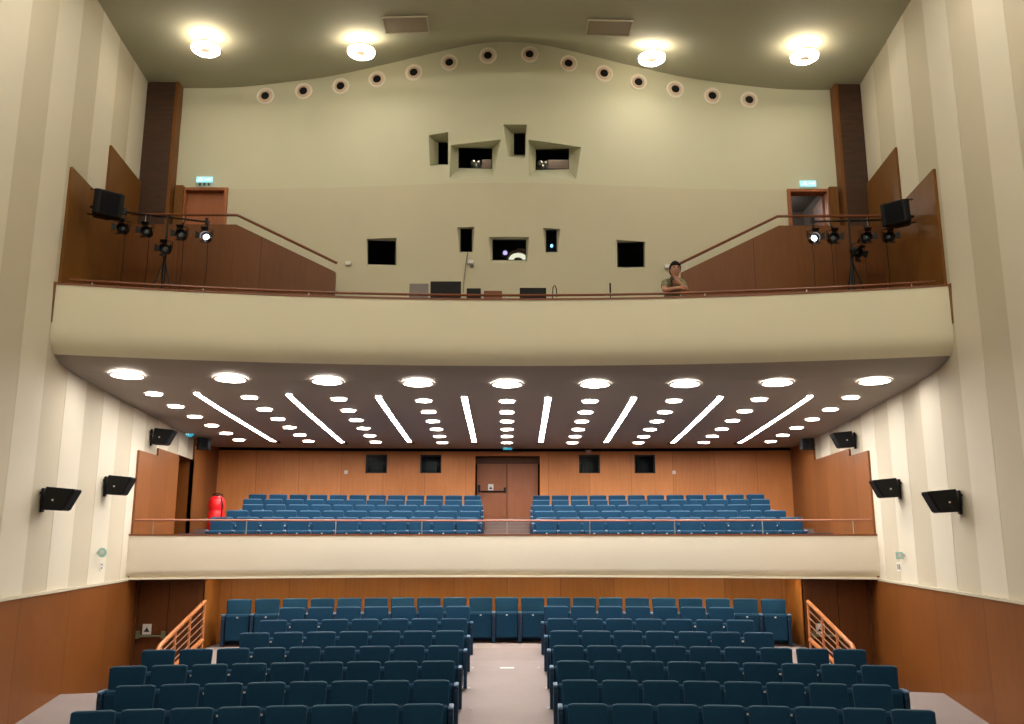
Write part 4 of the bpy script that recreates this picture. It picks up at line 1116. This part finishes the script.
# ================================================================ PROJECTION MACHINES
def prop_at(B, yb_, fx, fz_, d): # fraction of an opening
    x = B[0].x + (B[1].x - B[0].x) * fx; z = B[2].z + (B[0].z - B[2].z) * fz_; k = (yb_ + d) / yb_
    return Vector((x * k, yb_ + d, z * k))
def projector(B, yb_, fx, w, label, zoff=0):
    p = prop_at(B, yb_, fx, 0, .45); o = empty('film_projector', p); tag(o, label, 'projector', 'film projectors behind the upper ports')
    z0 = 7.32 - p.z
    MB().box(-.02, w, .1, .6, z0, .27).build('lamp_house', M['pinkbox'], o, bevel=.02)
    MB().box(-.26, -.02, .0, .3, z0, .10).build('gear_housing', M['grey'], o, bevel=.015)
    MB().lathe([(0, -.12), (.045, -.12), (.06, -.11), (.06, .0)], (-.2, 0, .08), n=16, axis='Y').build('lens', M['steel'], o)
    for (x, z) in ((-.20, .15), (-.09, .13), (-.15, .05)): MB().lathe([(0, -.03), (.025, -.03), (.045, -.02), (.045, 0)], (x, -.0, z), n=14, axis='Y').build('sprocket', M['steel'], o)
projector(*PORT_INNER[1], .72, .22, 'film projector with a pinkish lamp house behind the upper port left of centre')
projector(*PORT_INNER[3], .40, .45, 'film projector with a pinkish lamp house behind the upper port right of centre')
for i in (1, 3):
    B, yb_ = PORT_INNER[i]
    ld = bpy.data.lights.new('booth_bulb', 'POINT'); ld.energy = 5; ld.color = (1, .8, .65); ld.shadow_soft_size = .1
    lo = bpy.data.objects.new('booth_bulb', ld); C.objects.link(lo); lo.location = (B[0].x + (B[1].x - B[0].x) * .6, yb_ + .25, B[0].z + .35)
B, yb_ = PORT_INNER[6]
p = prop_at(B, yb_, .76, 0, .35)
o = empty('digital_projector', p); tag(o, 'projector with a glowing white ring and violet lens in the middle lower window', 'projector')
z0 = 4.22 - p.z
MB().box(-.32, .22, .15, .8, z0, .02).build('housing', M['black'], o)
ring = MB(); n_ = 24
for k in range(n_):
    a0, a1 = math.pi * k / n_, math.pi * (k + 1) / n_
    def q(r, a, y): return (r * math.cos(a), y, r * math.sin(a) * .8)
    ring.hexa([q(.10, a0, 0), q(.20, a0, 0), q(.20, a0, .05), q(.10, a0, .05), q(.10, a1, 0), q(.20, a1, 0), q(.20, a1, .05), q(.10, a1, .05)])
ring.build('glowing_ring', emit('ring_glow', (1, .9, .7), .55), o)
MB().lathe([(.21, .0), (.24, .0), (.24, .06), (.21, .06)], (0, .01, 0), n=32, axis='Y').build('ring_rim', plain('brown_rim', (.15, .05, .02), .5), o)
MB().lathe([(0, -.02), (.045, -.02), (.05, .02)], (-.27, 0, .16), n=18, axis='Y').build('lens', M['e_violet'], o)
MB().lathe([(.05, -.02), (.09, -.02), (.09, .1), (.05, .1)], (-.27, 0.01, .16), n=18, axis='Y').build('lens_barrel', M['black'], o)
MB().box(-.02, .24, .5, .55, .2, .42).build('rear_panel', M['pinkbox'], o)
B, yb_ = PORT_INNER[7]
p = prop_at(B, yb_, .52, .30, .3)
o = empty('equipment_rack', p); tag(o, 'dark rack with one blue indicator light behind the narrow window', 'equipment rack')
MB().box(-.16, .16, .05, .4, 4.22 - p.z, .5).build('rack_body', M['black'], o)
MB().lathe([(0, -.0), (.028, -.0), (.028, .05)], (0, 0, 0), n=14, axis='Y').build('indicator_light', M['e_blue'], o)

# ================================================================ CONTROL DESK ITEMS ON THE GALLERY
YDk = 15.05
dk = empty('control_desk', (-.4, YDk, Z_GAL)); tag(dk, 'long control desk standing behind the middle of the gallery front', 'desk')
MB().box(-1.5, 1.6, -.3, .3, .80, .84).build('desk_top', M['grey'], dk)
for x in (-1.42, 1.5):
    for y in (-.24, .24): MB().box(x - .025, x + .025, y - .025, y + .025, 0.005, .80).build('leg', M['blackmetal'], dk)
ZD = Z_GAL + .84
def monitor(px0, px1, py_top, Y, mat, label, name='computer_monitor', th=.05):
    a, b = P(px0, py_top, Y), P(px1, py_top, Y); w = b.x - a.x; h = a.z - ZD
    o = empty(name, ((a.x + b.x) / 2, Y, ZD)); tag(o, label, 'monitor', 'screens on the control desk')
    MB().box(-w / 2, w / 2, -th / 2, th / 2, .03, h).build('housing', mat, o, bevel=.008)
    MB().box(-w / 2 + .02, w / 2 - .02, th / 2, th / 2 + .004, .05, h - .02).build('screen', M['black'], o)
    MB().box(-.1, .1, -.08, .08, .002, .03).build('foot', M['black'], o)
    return o
monitor(409.5, 428.5, 284, 15.0, M['grey'], 'grey flat case standing on the desk, leftmost of the desk items')
monitor(430.5, 461, 281.8, 15.05, M['black'], 'black monitor on the desk beside the grey case', th=.06)
monitor(519.5, 546, 288, 14.95, M['black'], 'low wide black screen on the desk near the hall axis')
for (x0, x1, yt, lab) in ((467, 481, 291.2, 'low dark mixer box on the desk'), (484, 502, 293.6, 'flat reddish-brown console on the desk')):
    a, b = P(x0, yt, 14.95), P(x1, yt, 14.95); w = b.x - a.x
    o = empty('mixing_console', ((a.x + b.x) / 2, 14.95, ZD)); tag(o, lab, 'console')
    MB().hexa([(-w / 2, -.2, .002), (w / 2, -.2, .002), (w / 2, .2, .002), (-w / 2, .2, .002), (-w / 2, -.2, a.z - ZD), (w / 2, -.2, a.z - ZD), (w / 2, .2, (a.z - ZD) * .6), (-w / 2, .2, (a.z - ZD) * .6)]).build('housing', M['rail'] if x0 > 481 else M['black'], o, bevel=.01)
    MB().box(-w / 2 + .02, w / 2 - .02, .02, .18, .01, (a.z - ZD) * .9).build('fader_panel', M['black'], o)
a = P(554, 285, 14.95)
o = empty('gooseneck_lamp', (a.x, 14.95, ZD)); tag(o, 'thin black gooseneck lamp bent into a hook above the gallery rail', 'desk lamp')
h = a.z - ZD
MB().tube([(-.03, 0, .0), (-.03, 0, h * .6), (-.02, 0, h * .92), (.01, 0, h), (.04, 0, h * .85), (.045, 0, h * .5)], .009, 8).build('neck', M['blackmetal'], o); MB().lathe([(0, 0), (.05, 0), (.05, .02), (0, .02)], (-.03, 0, 0), n=14).build('base', M['blackmetal'], o)
a = P(610, 283, 14.72)
o = empty('microphone', (a.x, 14.72, ZD)); tag(o, 'thin upright black microphone standing behind the gallery rail near the person', 'microphone')
h = P(609.7, 283, 14.72).z - ZD
MB().tube([(0, 0, 0), (0, 0, h * .6)], .008, 8).build('stem', M['blackmetal'], o); MB().tube([(0, 0, h * .6), (0, 0, h)], .015, 8).build('head', M['black'], o); MB().lathe([(0, 0), (.05, 0), (.05, .02), (0, .02)], n=14).build('base', M['blackmetal'], o)
dk2 = empty('side_table', (a.x, 14.95, Z_GAL)); tag(dk2, 'small table behind the gallery front carrying the upright microphone', 'table')
MB().box(-.4, .25, -.3, .3, .80, .84).build('table_top', M['grey'], dk2)
for x in (-.35, .2):
    for y in (-.25, .25): MB().box(x - .02, x + .02, y - .02, y + .02, .005, .80).build('leg', M['blackmetal'], dk2)
# cable hanging from the narrow window to the desk
c0 = on_up(467.5, 252.5, -.05); c1 = on_up(465, 270, -.05); c2 = on_up(463.5, 285, -.3); c3 = P(463, 292, 15.2)
o = MB().tube([c0, c0.lerp(c1, .5), c1, c2, c3], .012, 6).build('hanging_cable', M['grey'], smooth=True); tag(o, 'thin cable hanging from the narrow projection window to the desk', 'cable')

# aisle floor lights and tape mark
for i, (px, py) in enumerate(((471.5, 709), (469, 688.5), (549, 709), (547, 688.5), (473, 668), (539, 668))):
    a, b = ray(px, py); Y = 12.
    for _ in range(40): Y = .5 * Y + .5 * (fz(Y) / b)
    o = MB().box(-.018, .018, -.03, .03, .001, .012).build('aisle_marker', M['white'], loc=(a * Y, Y, fz(Y))); tag(o, 'tiny white marker on the aisle carpet, %s side, %s from the stage' % ('left' if px < 507 else 'right', ORD[1 if py > 700 else 2 if py > 680 else 3]), 'floor marker', 'tiny white markers on the aisle carpet')
a, b = ray(507, 668); Y = 13.
for _ in range(40): Y = .5 * Y + .5 * (fz(Y) / b)
o = MB().box(-.13, .14, -.04, .04, .001, .006).build('tape_strip', M['white'], loc=(a * Y, Y, fz(Y))); tag(o, 'short white tape strip across the middle of the aisle carpet', 'tape')
o.rotation_euler = (math.atan(.08), 0, 0)

# ================================================================ PERSON LEANING ON THE RAIL
def skinned(nodes, edges, name, levels=2):
    me = bpy.data.meshes.new(name + '_skin'); me.from_pydata([n_[:3] for n_ in nodes], edges, [])
    o = bpy.data.objects.new(name + '_skin', me); C.objects.link(o)
    sk = o.modifiers.new('s', 'SKIN'); sk.use_smooth_shade = True
    for i, n_ in enumerate(nodes):
        r = n_[3]; r2 = n_[4] if len(n_) > 4 else r
        me.skin_vertices[0].data[i].radius = (r, r2); me.skin_vertices[0].data[i].use_root = (i == 0)
    sb = o.modifiers.new('u', 'SUBSURF'); sb.levels = levels; sb.render_levels = levels
    bpy.context.view_layer.update()
    out = bpy.data.meshes.new_from_object(o.evaluated_get(bpy.context.evaluated_depsgraph_get()))
    bpy.data.objects.remove(o); out.name = name
    return out
def build_person():
    Xp = P(678, 280, 14.3).x; Yr = arc(YG, Xp) + .10
    o = empty('person', (Xp, Yr + .55, Z_GAL), math.asin(-.03)); tag(o, 'person in an olive T-shirt leaning forearms on the gallery rail, hand at chin', 'person')
    ry = -.50           # rail position in the person's frame
    N = []; E = []
    def nd(x, y, z, r, r2=None, link=None):
        N.append((x, y, z, r, r2 or r)); i = len(N) - 1
        if link is not None: E.append((link, i))
        return i
    pel = nd(0, 0, .90, .135, .10)
    w_ = nd(0, -.06, 1.04, .12, .09, pel); ch = nd(0, -.17, 1.19, .135, .10, w_); up = nd(0, -.25, 1.275, .10, .075, ch)
    nk = nd(.01, -.30, 1.325, .05, .05, up); hb = nd(.02, -.34, 1.37, .05, .05, nk)
    for s in (-1, 1):
        hip = nd(s * .10, .0, .84, .085, .09, pel); kn = nd(s * .11, .03, .47, .058, .06, hip); an = nd(s * .12, .12, .10, .038, .042, kn); ft = nd(s * .13, .0, .045, .035, .035, an)
    fingers = []
    for s in (-1, 1):
        sh = nd(s * .155, -.26, 1.25, .06, .06, up)
        el = nd(s * .190, -.40, 1.075, .048, .048, sh)
        if s < 0:     # forearm lying across the rail
            wr = nd(.03, ry - .03, 1.085, .032, .034, el); hd_ = nd(.10, ry - .03, 1.09, .035, .018, wr)
            tip = Vector((.10, ry - .03, 1.09)); dr = Vector((1, .05, -.12)).normalized(); ac = Vector((0, .1, 1)).normalized()
        else:         # forearm raised, fingers at the chin
            wr = nd(.055, ry + .02, 1.20, .031, .033, el); hd_ = nd(.025, -.455, 1.262, .032, .02, wr)
            tip = Vector((.025, -.455, 1.262)); dr = Vector((-.25, .1, 1)).normalized(); ac = Vector((1, .1, .2)).normalized()
        for k in range(4):
            b0 = tip + ac * (k - 1.5) * .019 + dr * .012; ln = (.036, .042, .04, .03)[k]
            a1 = nd(*b0, .0095, None, hd_); a2 = nd(*(b0 + dr * ln), .0085, None, a1)
            bend = dr.lerp(Vector((0, 1, -.2)), .55).normalized(); nd(*(b0 + dr * ln + bend * ln * .8), .0075, None, a2)
        th = tip + ac * .034 - dr * .02; t1 = nd(*th, .011, None, hd_); nd(*(th + (dr + ac * .7).normalized() * .045), .009, None, t1)
    me = skinned(N, E, 'body', 2)
    bm = bmesh.new(); bm.from_mesh(me)
    # head
    hc = Vector((.02, -.375, 1.44)); 
    r_ = bmesh.ops.create_uvsphere(bm, u_segments=28, v_segments=20, radius=1)
    for v in r_['verts']:
        x, y, z = v.co
        k = 1 - .28 * max(0, -z) ** 1.4
        fx = x * .086 * k; fy = y * .105 * (1 - .12 * max(0, -z)); fz_ = z * .135
        if y < 0 and z < 0: fy *= 1 + .05 * (-z)
        if y < -.6:
            nose = math.exp(-((x / .16) ** 2 + ((z + .12) / .28) ** 2)); fy -= .026 * nose
            for s in (-1, 1): fy += .010 * math.exp(-(((x - s * .38) / .17) ** 2 + ((z - .10) / .13) ** 2))
            fy -= .006 * math.exp(-((x / .3) ** 2 + ((z + .52) / .07) ** 2)); fy += .005 * math.exp(-((x / .3) ** 2 + ((z + .45) / .03) ** 2))
            fy -= .008 * math.exp(-((x / .3) ** 2 + ((z + .85) / .15) ** 2))
        v.co = hc + Vector((fx, fy, fz_))
    for s in (-1, 1):
        r_ = bmesh.ops.create_uvsphere(bm, u_segments=12, v_segments=8, radius=1)
        for v in r_['verts']: v.co = hc + Vector((s * .080 + v.co.x * .010, .005 + v.co.y * .018, -.005 + v.co.z * .032))
    bm.to_mesh(me); bm.free(); me.materials.clear(); me.materials.append(M['skin'])
    for p_ in me.polygons: p_.use_smooth = True
    b = bpy.data.objects.new('body', me); C.objects.link(b); b.parent = o
    # hair, brows, beard shadow, eyes
    bm = bmesh.new(); bmesh.ops.create_uvsphere(bm, u_segments=28, v_segments=20, radius=1)
    dele = []
    rnd = random.Random(3)
    for v in bm.verts:
        x, y, z = v.co
        line = .42 if y < -.2 else (.42 - (y + .2) * 1.1)
        if z < max(-.55, line): dele.append(v)
        n_ = 1 + .10 * rnd.random()
        v.co = hc + Vector((x * .102 * n_, y * .124 * n_ + .006, z * .160 * n_ + .006))
    bmesh.ops.delete(bm, geom=dele, context='VERTS')
    hm = bpy.data.meshes.new('hair'); bm.to_mesh(hm); bm.free(); hm.materials.append(M['hair'])
    h_ = bpy.data.objects.new('hair', hm); C.objects.link(h_); h_.parent = o
    sd = h_.modifiers.new('t', 'SOLIDIFY'); sd.thickness = .015
    for s in (-1, 1):
        MB().box(hc.x + s * .031 - .017, hc.x + s * .031 + .017, hc.y - .106, hc.y - .094, hc.z + .028, hc.z + .037).build('eyebrow', M['hair'], o)
        eb = MB(); eb.lathe([(0, -.012), (.008, -.009), (.012, 0), (.008, .009), (0, .012)], (hc.x + s * .030, hc.y - .087, hc.z + .012), n=12, axis='Y'); eb.build('eye', M['white'], o, smooth=True)
        MB().lathe([(0, -.0135), (.0055, -.0115)], (hc.x + s * .030, hc.y - .0875, hc.z + .012), n=10, axis='Y').build('pupil', M['ink'], o)
    # T-shirt
    N2 = [(0, .0, .93, .165, .125), (0, -.06, 1.05, .15, .115), (0, -.17, 1.19, .165, .125), (.0, -.25, 1.275, .125, .095), (.005, -.285, 1.31, .065, .06)]
    E2 = [(0, 1), (1, 2), (2, 3), (3, 4)]
    for s in (-1, 1):
        k = len(N2); N2 += [(s * .150, -.265, 1.25, .075, .075), (s * .185, -.36, 1.135, .064, .064)]; E2 += [(3, k), (k, k + 1)]
    ms = skinned(N2, E2, 't_shirt', 2); ms.materials.clear(); ms.materials.append(M['shirt'])
    for p_ in ms.polygons: p_.use_smooth = True
    t_ = bpy.data.objects.new('t_shirt', ms); C.objects.link(t_); t_.parent = o
    MB().tube([(-.05, -.30, 1.33), (-.055, -.375, 1.27), (-.05, -.375, 1.16), (-.04, -.31, 1.08)], .016, 8).build('dark_strap', M['ink'], o, smooth=True)
    N3 = [(0, 0, .92, .15, .115)]; E3 = []
    for s in (-1, 1):
        k = len(N3); N3 += [(s * .10, .0, .83, .098, .10), (s * .11, .03, .47, .075, .078), (s * .12, .11, .12, .06, .06)]; E3 += [(0, k), (k, k + 1), (k + 1, k + 2)]
    ms = skinned(N3, E3, 'trousers', 2); ms.materials.clear(); ms.materials.append(M['trousers'])
    for p_ in ms.polygons: p_.use_smooth = True
    t_ = bpy.data.objects.new('trousers', ms); C.objects.link(t_); t_.parent = o
    for s in (-1, 1): MB().box(s * .125 - .05, s * .125 + .05, -.10, .17, .002, .085).build('shoe', M['ink'], o, bevel=.03, seg=3, smooth=True)
build_person()

# ================================================================ lift everything from eye level to floor level
for o in bpy.context.scene.objects:
    if o.parent is None and o is not cam: o.location.z += EYE
